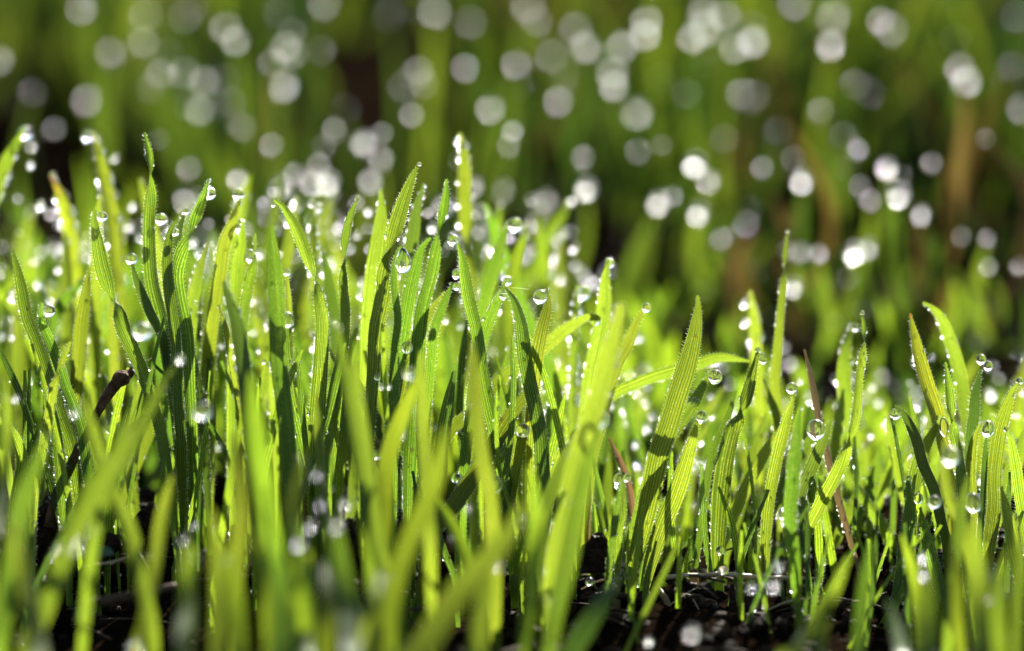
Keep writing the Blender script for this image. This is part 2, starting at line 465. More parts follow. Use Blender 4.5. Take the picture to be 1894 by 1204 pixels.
S('upright pale blade standing over the broken twig', [(165,496),(158,549),(151,601),(147,660),(143,700)], 28, (10, 6), 'lime')
S('slanting shaded blade ending in a blurred green drop', [(155,517),(140,535),(118,555),(98,594),(84,650)], 24, (28, 22), 'green', sharp=False)
S('soft tall blade with a bright drop at its tip behind the hooded one', [(171,243),(181,280),(192,332),(200,367),(207,409),(212,470)], 27, (30, 26), 'lime', sharp=False, tw=())
S('short pale tip peeping behind the hooded broad blade', [(186,359),(183,380),(179,420),(178,480)], 25, (20, 16), 'lime', sharp=False)
S('slim bowed blade carrying a soft drop on its tip', [(244,488),(251,514),(265,549),(283,590),(300,622),(318,700)], 19, (4, 3), 'deep')
S('blade topped by a round clear drop in the left cluster', [(445,366),(438,388),(429,416),(415,451),(405,520)], 26, (9, 8), 'lime')
S('ribbed blade with a soft drop on its shoulder beside the drop-topped one', [(450,410),(447,444),(441,496),(439,542),(436,620)], 29, (8, 6), 'lime')
S('blunt rounded blade half in shadow', [(403,463),(404,485),(403,510),(392,545),(388,620)], 33, (12, 10), 'green', tipblunt=.5)
S('thin-edged blade turned sideways with a drop hanging on it', [(472,432),(470,470),(467,496),(457,549),(450,601),(448,680)], 24, (6, 4), 'green', tw=(.2,))
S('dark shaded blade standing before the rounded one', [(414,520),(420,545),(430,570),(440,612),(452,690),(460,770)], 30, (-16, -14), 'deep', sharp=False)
S('pale pointed blade behind the shaded blunt one', [(385,448),(378,470),(370,496),(358,549),(352,610)], 25, (14, 12), 'lime', sharp=False)
S('very thin short spike among the left cluster', [(405,563),(412,590),(420,616),(430,680)], 13, (1, 0), 'lime')
S('blurred slanting blade at the left frame edge with a drop on top', [(45,235),(31,263),(7,308),(-14,370)], 28, (30, 26), 'lime', sharp=False, cls='soft')
S('blurred blade with a rusty orange tip near the left edge', [(94,325),(108,350),(116,375),(126,409),(134,480)], 27, (34, 30), 'rusttip', sharp=False)
S('thin curved blade with a pointed tip crossing beside the dark-tipped short one', [(130,632),(120,655),(105,690),(92,765),(78,840)], 20, (-5, -6), 'lime', tw=(.3,))
S(None, [(96,735),(100,770),(108,840),(115,911),(120,965)], 22, (-1, 0), 'green')
S(None, [(118,740),(121,790),(123,850),(120,895),(118,940)], 23, (8, 5), 'deep')
S(None, [(146,760),(152,800),(158,850),(154,900)], 18, (1, 0), 'green')
S(None, [(-4,745),(14,785),(30,812),(42,850),(36,890)], 25, (-2, -2), 'lime')
S('pale pink-based stem rising from the bare soil at the left', [(60,860),(58,951),(53,1036)], 16, (-14, -12), 'lime', stem='stempale')
# --- centre left
S('arching ribbed blade with a beak-like tip pointing left', [(507,369),(526,385),(551,430),(568,476),(580,514),(589,549),(596,601),(592,690),(586,770),(584,860)], 25, (0, 1), 'green', tw=(.33,), wlow=33)
S('slender twisted blade tipped by a tiny bead', [(663,367),(650,395),(640,437),(638,479),(634,531),(638,577),(632,650),(618,720),(606,800),(603,860)], 21, (2, 2), 'green', tw=(.26,), wlow=26)
S('tall upright ribbed blade tipped with a tiny bead, left of the hanging drop', [(775,306),(767,319),(749,367),(732,423),(718,469),(712,500),(709,535),(701,577),(694,612),(690,680),(684,760)], 37, (1, 2), 'lime', tw=(.39,), wlow=26)
S('tall blade with a spoon-shaped twisted top, right of the hanging drop', [(826,331),(825,360),(819,402),(812,427),(808,455),(798,507),(784,556),(776,601),(770,680),(764,780)], 26, (3, 3), 'green', tw=(.235,), wlow=36)
S('tallest soft blade standing behind, with a bright drop beside its tip', [(851,245),(858,280),(860,340),(861,395),(862,430),(866,500)], 28, (30, 26), 'lime', sharp=False, tw=(.9,))
S('bowed blade whose tip holds a drop on its left, right of centre-left cluster', [(846,449),(855,476),(861,514),(868,556),(882,612),(893,690),(905,750),(921,811),(933,880)], 25, (-1, 0), 'green', wlow=32)
S('thin dark blade bent over by the largest hanging drop', [(742,456),(733,472),(729,495),(729,525),(732,560),(736,590),(731,640),(728,720)], 15, (0, 0), 'green', wlow=26, phi=.2)
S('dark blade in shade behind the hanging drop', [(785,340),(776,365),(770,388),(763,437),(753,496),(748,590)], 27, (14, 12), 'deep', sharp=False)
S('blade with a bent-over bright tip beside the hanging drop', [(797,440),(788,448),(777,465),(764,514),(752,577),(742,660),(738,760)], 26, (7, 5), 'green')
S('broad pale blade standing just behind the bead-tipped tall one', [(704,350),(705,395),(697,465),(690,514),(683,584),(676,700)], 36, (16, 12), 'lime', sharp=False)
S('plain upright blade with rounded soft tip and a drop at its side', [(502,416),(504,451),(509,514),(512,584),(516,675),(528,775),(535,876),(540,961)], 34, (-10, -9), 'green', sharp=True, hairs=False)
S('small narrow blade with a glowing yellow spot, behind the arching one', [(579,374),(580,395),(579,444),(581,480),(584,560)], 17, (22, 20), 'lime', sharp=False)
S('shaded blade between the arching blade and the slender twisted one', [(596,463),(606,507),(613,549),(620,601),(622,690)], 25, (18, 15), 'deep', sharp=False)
S('hair-thin blade carrying a small round drop on its end', [(531,510),(533,549),(535,601),(536,690)], 13, (4, 3), 'lime')
S('thin blade leaning to a small drop on its tip, under the spoon-topped blade', [(838,522),(826,549),(812,584),(802,618),(795,700)], 19, (-2, -2), 'green')
S('broad bright blade slanting up to the right below the spoon-topped blade', [(823,540),(808,562),(788,590),(772,625),(750,690),(735,780)], 30, (4, 4), 'lime')
S('soft blade with a clear drop on top right of the drop-tipped bowed one', [(942,408),(927,451),(910,514),(896,566),(888,640)], 27, (20, 17), 'green', sharp=False)
S('leaning blade with two drops clinging at its glowing tip', [(934,520),(926,545),(915,568),(902,601),(886,655),(876,720),(868,790)], 23, (2, 1), 'green')
# --- centre
S('long bowed blade arching over from a fine pointed tip', [(934,531),(952,557),(965,602),(972,658),(981,707),(993,763),(1002,815),(1004,860)], 28, (-3, -3), 'green')
S('pointed blade with a round clear drop left of its tip', [(1011,534),(1013,567),(1003,609),(995,651),(990,690),(985,760)], 28, (1, 0), 'lime')
S('nearly level blade reaching right to a blunt drop-covered tip', [(1110,588),(1084,588),(1052,606),(1021,630),(970,672),(920,708),(880,760)], 28, (6, 8), 'lime', tipblunt=.5)
S('soft upright blade whose thread-thin tip holds a drop', [(1127,480),(1120,510),(1119,546),(1115,588),(1105,644),(1094,696),(1085,780)], 34, (12, 10), 'lime', tipblunt=.1, sharp=False)
S('blunt bright blade blurred in front of the thread-tipped one', [(1152,558),(1143,595),(1126,662),(1110,731),(1090,790),(1062,880),(1040,980)], 44, (-24, -26), 'lime', sharp=False, tipblunt=.5)
S('slanting blade with a glowing drop on its tip, right of the blunt bright one', [(1194,567),(1178,595),(1161,637),(1143,668),(1125,720),(1108,790)], 28, (8, 8), 'lime')
S('broad hairy blade rising to a fine point at mid-picture', [(1290,546),(1291,567),(1283,623),(1269,679),(1251,735),(1234,791),(1215,850),(1195,950),(1170,1050)], 41, (1, 0), 'lime')
S('long nearly level blade arching behind the broad hairy one', [(1386,668),(1332,662),(1286,676),(1234,690),(1185,707),(1129,735),(1085,790)], 24, (9, 9), 'lime', phi=.5)
S('ribbed blade with a shaded, glowing, bead-topped tip, twisted below', [(1402,650),(1394,679),(1380,731),(1368,763),(1357,796),(1347,834),(1338,888),(1332,951),(1328,1035),(1331,1097)], 32, (0, 1), 'green', tw=(.27,), wlow=40, tipblunt=.35)
S('blade leaning up to a round drop under the long level blade', [(1317,683),(1300,714),(1276,756),(1248,794),(1234,815),(1205,880),(1180,960)], 29, (5, 5), 'lime')
S('narrow-tipped blade with a drop on top of its long ribbed body', [(1290,776),(1284,800),(1271,846),(1251,909),(1225,972),(1204,1035),(1188,1105)], 35, (-1, 0), 'lime', tipblunt=.1)
S('stubby olive blade capped by a green ball of dew', [(968,800),(960,842),(949,884),(941,925)], 27, (-2, -2), 'browntip', tipblunt=.7)
S('soft narrow blade with a large soft drop on its tip', [(1068,528),(1066,567),(1063,616),(1061,680)], 17, (22, 20), 'green', sharp=False)
S('diagonal ribbed blade cutting below the long bowed one', [(990,700),(972,728),(940,775),(901,841),(861,901),(836,941)], 32, (-5, 1), 'lime')
S('thin split stem with two beads at its top, in the open soil gap', [(1154,874),(1151,909),(1152,951),(1144,993),(1142,1056)], 15, (-2, -2), 'green', stem='stempale')
S('short orange-green stalk capped by a drop in the open gap', [(1029,962),(1028,993),(1030,1035)], 13, (-3, -3), 'browntip', stem='stembrown', tipblunt=.6)
S('withered brown pointed leaf above the twin-beaded stem', [(1127,811),(1142,842),(1156,876),(1165,909),(1172,960)], 14, (8, 6), 'dry', hairs=False)
S('long thin pale-footed stem just left of the wide ribbed blade over the straw', [(1362,722),(1345,775),(1322,826),(1308,890),(1301,951),(1288,1035),(1284,1090)], 15, (4, 4), 'green', stem='stempale', hairs=False)
S(None, [(1206,900),(1205,951),(1202,1014),(1196,1068)], 11, (3, 3), 'dry', hairs=False, cls='brownstem')
S(None, [(1090,880),(1087,951),(1085,1026)], 12, (10, 8), 'dry', hairs=False, cls='brownstem')
S('small dark spike standing alone before pale blades', [(763,871),(768,905),(768,940),(766,985)], 12, (-2, -2), 'deep')
# --- right
S('tall slender blade rising alone above the right half', [(1457,430),(1453,452),(1450,487),(1449,508),(1448,540),(1443,595),(1438,658),(1434,714),(1438,760)], 17, (14, 14), 'lime', tw=(.24,), wlow=26)
S('brown withered stem leaning across the right cluster', [(1488,646),(1500,697),(1509,742),(1516,785),(1530,840),(1547,909),(1573,1001),(1598,1085),(1614,1150)], 13, (4, 5), 'dry', hairs=False, stem='stembrown')
S('ribbed blade with a hooded tip and S-bend at the right', [(1595,581),(1599,609),(1598,644),(1590,686),(1586,731),(1581,777),(1570,815),(1562,845),(1545,884),(1518,934),(1493,985),(1474,1040)], 19, (1, 1), 'lime', tw=(.13,.52), wlow=32)
S('soft blade behind the hooded S-bend blade', [(1576,598),(1565,644),(1561,697),(1566,760)], 30, (22, 20), 'lime', sharp=False)
S('stout blade with brown specks and a withered point', [(1683,580),(1690,616),(1701,665),(1715,714),(1732,766),(1745,820)], 28, (4, 4), 'browntip')
S('soft blade bending over from a grey edge-on tip', [(1707,560),(1722,568),(1740,588),(1757,627),(1771,672),(1781,714),(1788,770)], 26, (12, 12), 'lime', sharp=True, hairs=False)
S('small ribbed blade with a rounded reddish-rimmed tip', [(1748,670),(1752,697),(1757,742),(1760,777),(1767,812),(1776,859),(1782,920)], 23, (-1, -1), 'green', tw=(.45,))
S('dark blade ending under a double drop at the right', [(1814,684),(1804,731),(1802,766),(1796,812),(1792,880)], 22, (5, 5), 'deep')
S('tall blade curving right to a round bead near the right edge', [(1886,708),(1873,722),(1861,756),(1850,790),(1844,826),(1838,880),(1839,930),(1832,990)], 32, (0, 0), 'lime', tipblunt=.08)
S('arched blade with a drop hanging under its bend', [(1656,749),(1673,768),(1687,794),(1697,820),(1707,859),(1727,905),(1742,970)], 22, (0, -1), 'deep')
S('dark-edged blade leaning right beside the biggest drop of the right half', [(1540,773),(1530,794),(1518,826),(1501,867),(1482,909),(1478,951),(1474,1010)], 25, (-1, -1), 'deep')
S('slim blade leaning to a bead on its tip, left of the big-dropped one', [(1471,724),(1464,749),(1454,784),(1441,838),(1426,909),(1418,985),(1416,1047)], 24, (0, 0), 'lime')
S('hairy blade leaning into the stretched drop', [(1743,768),(1723,805),(1702,847),(1690,897),(1686,960)], 27, (2, 2), 'lime')
S('arch-tipped blade holding a drop in its fold', [(1813,786),(1800,820),(1795,876),(1800,930),(1805,990)], 20, (1, 0), 'lime', tipblunt=.4)
S('second thin blade under the folded drop', [(1824,806),(1822,840),(1820,880),(1816,940)], 13, (0, 0), 'deep')
S('blade sliding off the right edge with a bead on its shoulder', [(1860,793),(1869,812),(1878,859),(1886,918),(1895,972),(1902,1030)], 24, (-2, -3), 'lime')
S('dark shaded blade with a rounded dewy tip in the right corner cluster', [(1679,888),(1682,934),(1677,985),(1669,1056),(1652,1118),(1630,1165)], 28, (-4, -4), 'deep', tipblunt=.35)
S('soft broad blade left of the brown withered stem', [(1480,752),(1474,810),(1469,870),(1462,960),(1470,1040),(1476,1120)], 30, (-14, -12), 'green', sharp=False)
S(None, [(1577,884),(1592,912),(1606,934),(1635,976),(1660,1022)], 26, (10, 10), 'lime')
S(None, [(1690,828),(1648,876),(1614,918),(1596,960)], 25, (16, 16), 'lime', sharp=False)
S(None, [(1702,938),(1712,985),(1726,1040),(1745,1110)], 26, (-3, -3), 'green')
S(None, [(1772,935),(1782,985),(1790,1040),(1796,1110)], 24, (-6, -6), 'deep')
S(None, [(1852,900),(1866,965),(1878,1030),(1888,1100)], 28, (-5, -6), 'lime')
S(None, [(1640,760),(1645,800),(1655,850),(1668,910)], 16, (12, 11), 'lime')
S(None, [(1560,720),(1552,780),(1545,850),(1548,930)], 24, (18, 16), 'lime', sharp=False)
S(None, [(1522,1030),(1518,1060),(1512,1090)], 11, (-3, -4), 'green')
S(None, [(1412,700),(1422,730),(1436,765),(1445,820)], 18, (14, 13), 'lime', sharp=False)
S(None, [(1895,1150),(1878,1160),(1866,1190)], 30, (-8, -8), 'lime')
S('soft blade with two bright drops beside it, right of the broad hairy one', [(1388,538),(1396,600),(1400,680),(1404,770)], 24, (30, 28), 'lime', sharp=False)
# --- blurred blades in front
front = [
 ([(250,760),(236,790),(212,845),(165,920),(120,1026),(80,1126)], 62, -62), ([(158,735),(168,790),(195,880),(238,976),(260,1076)], 46, -52),
 ([(85,800),(66,860),(40,926),(25,1026),(8,1130)], 56, -58), ([(322,680),(296,720),(270,770),(240,840)], 34, -48),
 ([(318,880),(300,950),(286,1051),(266,1152)], 42, -50),
 ([(360,980),(352,1040),(348,1110),(344,1190)], 62, -74), ([(661,630),(656,725),(671,826),(681,911),(696,1001),(716,1076)], 54, -46),
 ([(622,590),(632,660),(645,740),(660,850)], 30, -40), ([(462,690),(474,800),(490,900),(505,1001)], 58, -56),
 ([(776,690),(741,775),(716,850),(711,911),(706,1000)], 52, -34), ([(778,650),(781,775),(786,850),(790,930)], 40, -40),
 ([(874,630),(881,750),(891,841),(908,926),(912,1000)], 46, -38), ([(968,930),(931,1001),(861,1081),(811,1152),(780,1204)], 84, -76),
 ([(808,920),(841,981),(861,1036),(880,1100)], 44, -40), ([(826,790),(801,901),(761,991),(731,1076),(711,1177)], 58, -66),
 ([(585,730),(590,800),(595,861),(600,930)], 30, -18), ([(500,990),(516,1050),(520,1110),(522,1190)], 74, -80),
 ([(622,960),(630,1040),(640,1110),(650,1190)], 66, -78), ([(470,960),(485,1020),(496,1090),(500,1180)], 48, -70),
 ([(572,1020),(560,1076),(556,1130),(560,1200)], 58, -72), ([(1098,755),(1058,826),(1033,876),(1010,934),(1000,993),(1004,1056)], 40, -22),
 ([(1112,790),(1083,876),(1066,951),(1050,1035),(1029,1118),(1016,1202)], 56, -52), ([(1256,995),(1235,1045),(1213,1089),(1184,1150),(1154,1210)], 20, -26),
 ([(1715,1040),(1716,1077),(1715,1140),(1716,1204)], 66, -66), ([(1800,960),(1806,1040),(1808,1110),(1815,1204)], 62, -60),
 ([(1746,815),(1748,876),(1758,925),(1785,990),(1800,1060)], 34, -30), ([(1570,1030),(1540,1100),(1500,1160),(1470,1204)], 40, -58),
 ([(432,800),(440,870),(445,940),(440,1020)], 46, -52), 
 ([(560,830),(545,930),(535,1030),(530,1120)], 44, -60), 
 ([(980,860),(992,960),(985,1060),(975,1170)], 44, -60), ([(20,960),(40,1050),(60,1130),(70,1200)], 60, -78),
 ([(420,1010),(432,1080),(436,1140),(440,1200)], 56, -76),
 ([(700,1060),(690,1110),(684,1160),(680,1204)], 56, -80),
 ([(1640,1110),(1655,1150),(1666,1190),(1670,1210)], 44, -62), ([(1865,1010),(1850,1080),(1846,1140),(1850,1204)], 50, -58),
 ([(905,1020),(900,1090),(890,1150),(880,1204)], 50, -74), ([(1790,880),(1776,950),(1768,1030),(1760,1110)], 36, -36),
  
 ([(1610,1000),(1598,1070),(1590,1140),(1586,1204)], 36, -50),
 ([(1668,990),(1690,1060),(1700,1130),(1704,1204)], 34, -40), ([(1760,1000),(1768,1070),(1770,1140),(1775,1204)], 36, -46),
 ([(1882,960),(1884,1040),(1880,1120),(1878,1204)], 38, -44),
 ([(1545,1075),(1530,1120),(1520,1165),(1514,1210)], 40, -56), ([(1836,1040),(1826,1100),(1820,1160),(1818,1210)], 42, -54),
 ([(392,940),(400,1010),(404,1090),(402,1190)], 50, -66), ([(545,960),(556,1030),(566,1110),(570,1200)], 54, -70), ([(600,1040),(606,1090),(604,1150),(600,1204)], 56, -74),
 ([(745,1000),(738,1070),(735,1140),(738,1204)], 44, -62), ([(10,700),(16,790),(8,880),(-4,960)], 38, -50), ([(1150,1060),(1104,1127),(1075,1173),(1050,1215)], 46, -50),
]
for i, (p, wd, dp) in enumerate(front):
    dp *= .78
    deepm = (i == len(front) - 1)
    k = random.random()
    S(None, p, wd * (.64 if not deepm else 1), (dp - 3, dp + 2), 'deep' if deepm else ('lime' if k < .6 else 'mid' if k < .85 else 'green'), sharp=False, cls='front', beads=.08, tipblunt=.3)

# --- soft blades filling the clump behind the sharp row
def fill(n, x0, x1, ytip, dep0, dep1, seed, mats, cls, wr=(18, 30), loose=False):
    r = random.Random(seed)
    for i in range(n):
        x = x0 + (x1 - x0) * (i + r.random()) / n
        dp = r.uniform(dep0, dep1)
        yt = ytip(x) + r.uniform(-70, 90)
        ln = r.uniform(220, 400); lean = r.gauss(0, .20)
        bend = r.gauss(0, .12)
        pts = [(x + lean * ln + bend * ln, yt), (x + lean * ln * .72 + bend * ln * .4, yt + ln * .28), (x + lean * ln * .38, yt + ln * .64), (x, yt + ln)]
        S(None, pts, r.uniform(*wr), (dp + r.uniform(-3, 3), dp), r.choice(mats), sharp=False, cls=cls, beads=.5, loose=loose)

skyl = lambda x: 430 + 60 * math.sin(x * .011)
fill(34, -40, 1060, skyl, 22, 70, 5, ['lime', 'lime', 'lime', 'green', 'mid'], 'behind')
fill(26, 1040, 1930, lambda x: 740 + 50 * math.sin(x * .013), 20, 62, 6, ['lime', 'lime', 'green', 'mid'], 'behind')
fill(22, 1000, 1930, lambda x: 850 + 40 * math.sin(x * .017), 12, 40, 16, ['lime', 'mid', 'green'], 'behind', (16, 26))
fill(16, 1380, 1930, lambda x: 780 + 40 * math.sin(x * .02), 30, 75, 17, ['lime', 'mid', 'lime'], 'behind', (20, 30))
fill(14, -40, 1000, lambda x: 560, 30, 75, 18, ['lime', 'mid', 'lime'], 'behind', (20, 30))
fill(34, 1000, 1930, lambda x: 860, 4, 60, 21, ['lime', 'mid', 'green', 'lime'], 'behind', (10, 19), True)
fill(26, 1080, 1930, lambda x: 960, -12, 14, 22, ['lime', 'green', 'lime', 'deep'], 'mid', (8, 17), True)
fill(30, 1080, 1930, lambda x: 1000, -16, 10, 32, ['lime'], 'mid', (6, 12), True)
fill(16, 1050, 1900, lambda x: 800, -4, 16, 33, ['lime'], 'mid', (7, 14), True)
fill(26, 0, 1060, lambda x: 620, -8, 10, 34, ['lime'], 'mid', (8, 15), True)
fill(24, 0, 1050, lambda x: 700, -14, 20, 23, ['lime', 'green', 'lime'], 'mid', (9, 18), True)
fill(16, 0, 1000, lambda x: 640, 8, 18, 7, ['lime', 'green', 'deep'], 'mid')
fill(12, 1050, 1900, lambda x: 840, 8, 18, 8, ['lime', 'green', 'deep'], 'mid')

tag(mesh_obj('undergrowth', LOOSE['v'], LOOSE['f'], M['thin'], None, LOOSE['u'], cols=LOOSE['c']),
    'thin short grass crowding between the larger blades', 'grass', kind='stuff')
# ------------------------------------------------------------------ dew drops
def ball(nu, nv, pear=0.0):
    v = [(0, 0, 1.0)]
    for i in range(1, nv):
        th = math.pi * i / nv
        for j in range(nu):
            a = 2 * math.pi * j / nu
            r = math.sin(th) * (1 - pear * .55 * max(0, math.cos(th)) ** 1.2)
            v.append((r * math.cos(a), r * math.sin(a), math.cos(th) * (1 + pear * .35 * max(0, math.cos(th)))))
    v.append((0, 0, -1.0))
    if pear: v[0] = (0, 0, 1 + pear * .35)
    f = [(0, 1 + j, 1 + (j + 1) % nu) for j in range(nu)]
    for i in range(nv - 2):
        for j in range(nu):
            a = 1 + i * nu + j; b = 1 + i * nu + (j + 1) % nu
            f.append((a, a + nu, b + nu, b))
    k = len(v) - 1; o = 1 + (nv - 2) * nu
    f += [(k, o + (j + 1) % nu, o + j) for j in range(nu)]
    return v, f

def drop_mesh(name, nu, nv, pear, mat):
    v, f = ball(nu, nv, pear)
    me = bpy.data.meshes.new(name); me.from_pydata(v, [], f)
    me.polygons.foreach_set('use_smooth', [True] * len(me.polygons))
    me.materials.append(M[mat]); return me
DM = {'round': drop_mesh('dewdrop', 40, 28, 0, 'dew'), 'pear': drop_mesh('dewdrop_hanging', 40, 28, .8, 'dew'),
      'soft': drop_mesh('dewdrop_soft', 20, 14, 0, 'dewsoft'), 'far': drop_mesh('dewdrop_far', 18, 12, 0, 'dewfar')}
DROPS = []
def drop(px, py, dia, dep=0.0, kind='round', label=None, cls='soft', sz=1.0, P=None):
    P = at(px, py, dep) if P is None else P
    r = dia / 2 / PXMM * MM * (1 + dep * MM / FOCUS)
    o = bpy.data.objects.new('dewdrop', DM[kind]); COL.objects.link(o)
    o.location = P; o.scale = (r * random.uniform(.93, 1.05), r * random.uniform(.93, 1.05), r * sz * random.uniform(.9, 1.08))
    o.rotation_euler = (random.uniform(-.15, .15), random.uniform(-.15, .15), random.uniform(0, 6))
    tag(o, label, 'dewdrop')
    DROPS.append(dict(o=o, x=px, y=py, label=label, cls=cls))
    return o

D = drop
# sharp drops on the traced shoots
D(189,401,20,2,'round','clear drop behind the hooded tip of the broad ribbed blade','hero')
D(388,358,24,3,'round','large clear drop at the tip of the blade leaning up right','hero')
D(344,391,13,4,'round','small drop lying on the dark narrow companion blade tip','hero')
D(325,430,15,0,'round','small drop under the hooked tip of the thin arched blade','hero')
D(91,575,23,0,'round','round drop on the dark glowing tip near the left edge','hero')
D(161,252,20,28,'round','bright soft drop beside the tall blurred tip at the upper left','hero')
D(243,479,22,6,'round','soft drop balanced on the slim bowed blade','hero')
D(441,359,24,10,'round','round drop on the blade top of the left cluster','hero')
D(443,418,26,9,'round','soft drop on the shoulder of the ribbed left-cluster blade','hero')
D(463,474,18,8,'round','long drop hanging on the sideways-turned thin blade','hero',1.4)
D(298,405,24,8,'round','clear drop stuck to the right edge of the tall twisted blade','hero')
D(281,426,13,4,'round','tiny drop in the waist of the tall twisted blade','hero')
D(47,246,26,29,'round','blurred drop on the slanting blade at the left frame edge','hero')
D(151,527,24,26,'round','green blurred drop on the end of the slanting shaded blade','hero')
D(124,654,12,-2,'round','tiny drop right of the thin crossing blade near the left edge','hero')
D(506,379,9,1,'round','tiny bead under the beak-like tip of the arching blade','hero')
D(662,366,11,2,'round','tiny bead on the slender twisted blade','hero')
D(775,304,10,2,'round','tiny bead on the tallest sharp ribbed blade','hero')
D(746,484,35,-1,'pear','largest hanging drop, pear-shaped, bending a thin dark blade','hero',1.2)
D(848,262,17,27,'round','bright drop beside the tallest soft blade','hero')
D(837,444,20,0,'round','drop left of the bowed blade tip in the middle cluster','hero')
D(844,530,16,-2,'round','small drop beside a thin leaning tip below the spoon-topped blade','hero')
D(844,507,16,4,'round','stretched drop hanging just above a small drop at mid-cluster','hero',1.3)
D(531,504,14,3,'round','small round drop on the end of the hair-thin blade','hero')
D(532,592,22,-6,'round','half-hidden tall drop at the side of the plain upright blade','hero',1.4)
D(753,643,21,-3,'round','clear drop on the blade edge straight below the largest drop','hero',1.15)
D(698,698,12,-5,'round','small drop below and left of the largest hanging drop','hero')
D(504,784,17,-6,'round','drop low on the edge of the plain upright blade','hero')
D(479,709,11,3,'round','small drop high on a pale blade left of the plain upright one','hero')
D(698,841,18,-10,'round','drop at the foot of the broad blurred bright blade','hero')
D(844,884,21,-3,'round','dark-topped drop on the lower end of the diagonal blade','hero')
D(916,896,28,-10,'round','glinting drop beside the stubby olive blade foot','hero',1.2)
D(953,416,30,16,'round','large soft drop on the blade top just right of the middle','hero')
D(939,520,17,2,'round','upper of two drops at the glowing leaning tip','hero')
D(933,546,21,0,'round','lower of two drops at the glowing leaning tip','hero')
D(999,549,27,-1,'round','round clear drop left of a pointed tip near the centre','hero')
D(1128,487,18,10,'round','clear drop on the thread-thin tip','hero',1.2)
D(1196,569,18,7,'round','glowing drop on the slanting tip right of the centre','hero')
D(1078,541,28,22,'round','large soft drop on a narrow blurred blade right of centre','hero')
D(1101,592,22,9,'round','drop lying on the blunt end of the nearly level blade','hero')
D(1323,697,26,4,'round','round drop under the end of the long level blade','hero')
D(1286,744,18,4,'round','upper drop of a pair on the leaning blade right of centre','hero')
D(1298,771,22,0,'round','lower drop of a pair topping a narrow blade','hero')
D(967,796,27,-4,'round','green ball of dew capping the stubby olive blade','hero')
D(1104,774,46,-22,'round','big blurred drop on the front blade at the centre','hero')
D(1143,886,20,-3,'round','fatter bead at the top of the split stem','hero',1.1)
D(1159,884,16,-3,'round','slimmer bead at the top of the split stem','hero')
D(1029,961,23,-4,'round','drop capping the orange-green stalk in the open gap','hero')
D(1402,648,12,1,'round','bead on top of the shaded glowing blade tip','hero')
D(1411,664,14,4,'round','drop behind the edge of the shaded glowing tip','hero',1.5)
D(1457,428,9,14,'round','minute bead on the lone tall slender blade','hero')
D(1595,579,9,1,'round','minute bead on the hooded S-bend tip','hero')
D(1583,606,15,18,'round','bright soft drop left of the hooded S-bend tip','hero')
D(1464,718,22,0,'round','bead topping the slim leaning blade left of the biggest right drop','hero')
D(1509,795,36,-2,'round','biggest clear drop of the right half, beside a dark-edged blade','hero',1.1)
D(1656,766,23,-1,'round','drop hanging under the arched blade bend','hero')
D(1746,790,19,2,'round','stretched drop between two blades of the right cluster','hero',1.9)
D(1815,665,20,5,'round','upper ball of the double drop at the right','hero')
D(1828,677,19,4,'round','lower ball of the double drop at the right','hero')
D(1886,705,14,0,'round','round bead at the tip curving to the right edge','hero')
D(1826,793,30,-1,'round','drop held in the fold of the arch-tipped blade','hero')
D(1861,794,11,-2,'round','bead on the shoulder of the blade leaving the right edge','hero')
D(1679,887,17,-3,'round','drop on the rounded dark tip in the right corner cluster','hero')
D(1758,844,34,-28,'round','big blurred drop before the right cluster','hero')
D(1800,930,30,-12,'round','tall soft drop on a shaded blade in the right cluster','hero',1.25)
D(1728,928,26,-14,'round','soft pale drop among the crossed right blades','hero')
D(1698,922,20,-2,'round','glinting drop right of the dark rounded tip','hero')
D(1447,950,16,-2,'round','small drop low on the slim leaning blade','hero',1.5)
D(1333,1018,18,-3,'round','upper drop low on the wide ribbed blade over the straw','hero')
D(1338,1055,20,-4,'round','drop resting where the straw meets the wide ribbed blade','hero',.8)
D(1526,1040,11,-3,'round','small drop on a short sprig at the right','hero')
D(1125,1040,13,-4,'round','drop low by the dark bark lump','hero')
D(1091,1075,16,-8,'round','drop near the soil left of the split stem','hero')
D(1322,1124,16,-5,'round','drop at the very foot of the wide ribbed blade','hero')
# blurred drops in front and just behind
for x, y, d_, dp in [(142,1010,15,-62),(169,979,11,-50),(341,998,11,-46),(359,972,9,-38),(393,976,8,-32),(139,764,13,-34),(29,738,11,-30),(333,665,14,-34),(404,826,9,-30),
                     (374,760,34,-34),(67,1157,11,-50),(263,612,36,-22),(249,1197,13,-70),(575,974,15,-50),(553,1005,14,-66),(615,903,8,-26),(639,933,12,-52),
                     (593,934,11,-52),(585,878,11,-50),(623,971,14,-66),(745,1044,11,-46),(866,940,8,-32),(756,690,20,-32),(706,716,8,-18),(720,716,8,-18),(1280,1171,17,-64),
                     (1200,1187,12,-42),(1440,1047,12,-46),(1431,1083,15,-52),(1390,1088,12,-40),(1708,1032,12,-40),(1708,1062,13,-42),(923,1049,10,-46),(1310,858,12,26)]:
    D(x, y, d_ * (1.0 if d_ < 20 else 1), dp, 'soft' if d_ < 20 else 'round', cls='front')
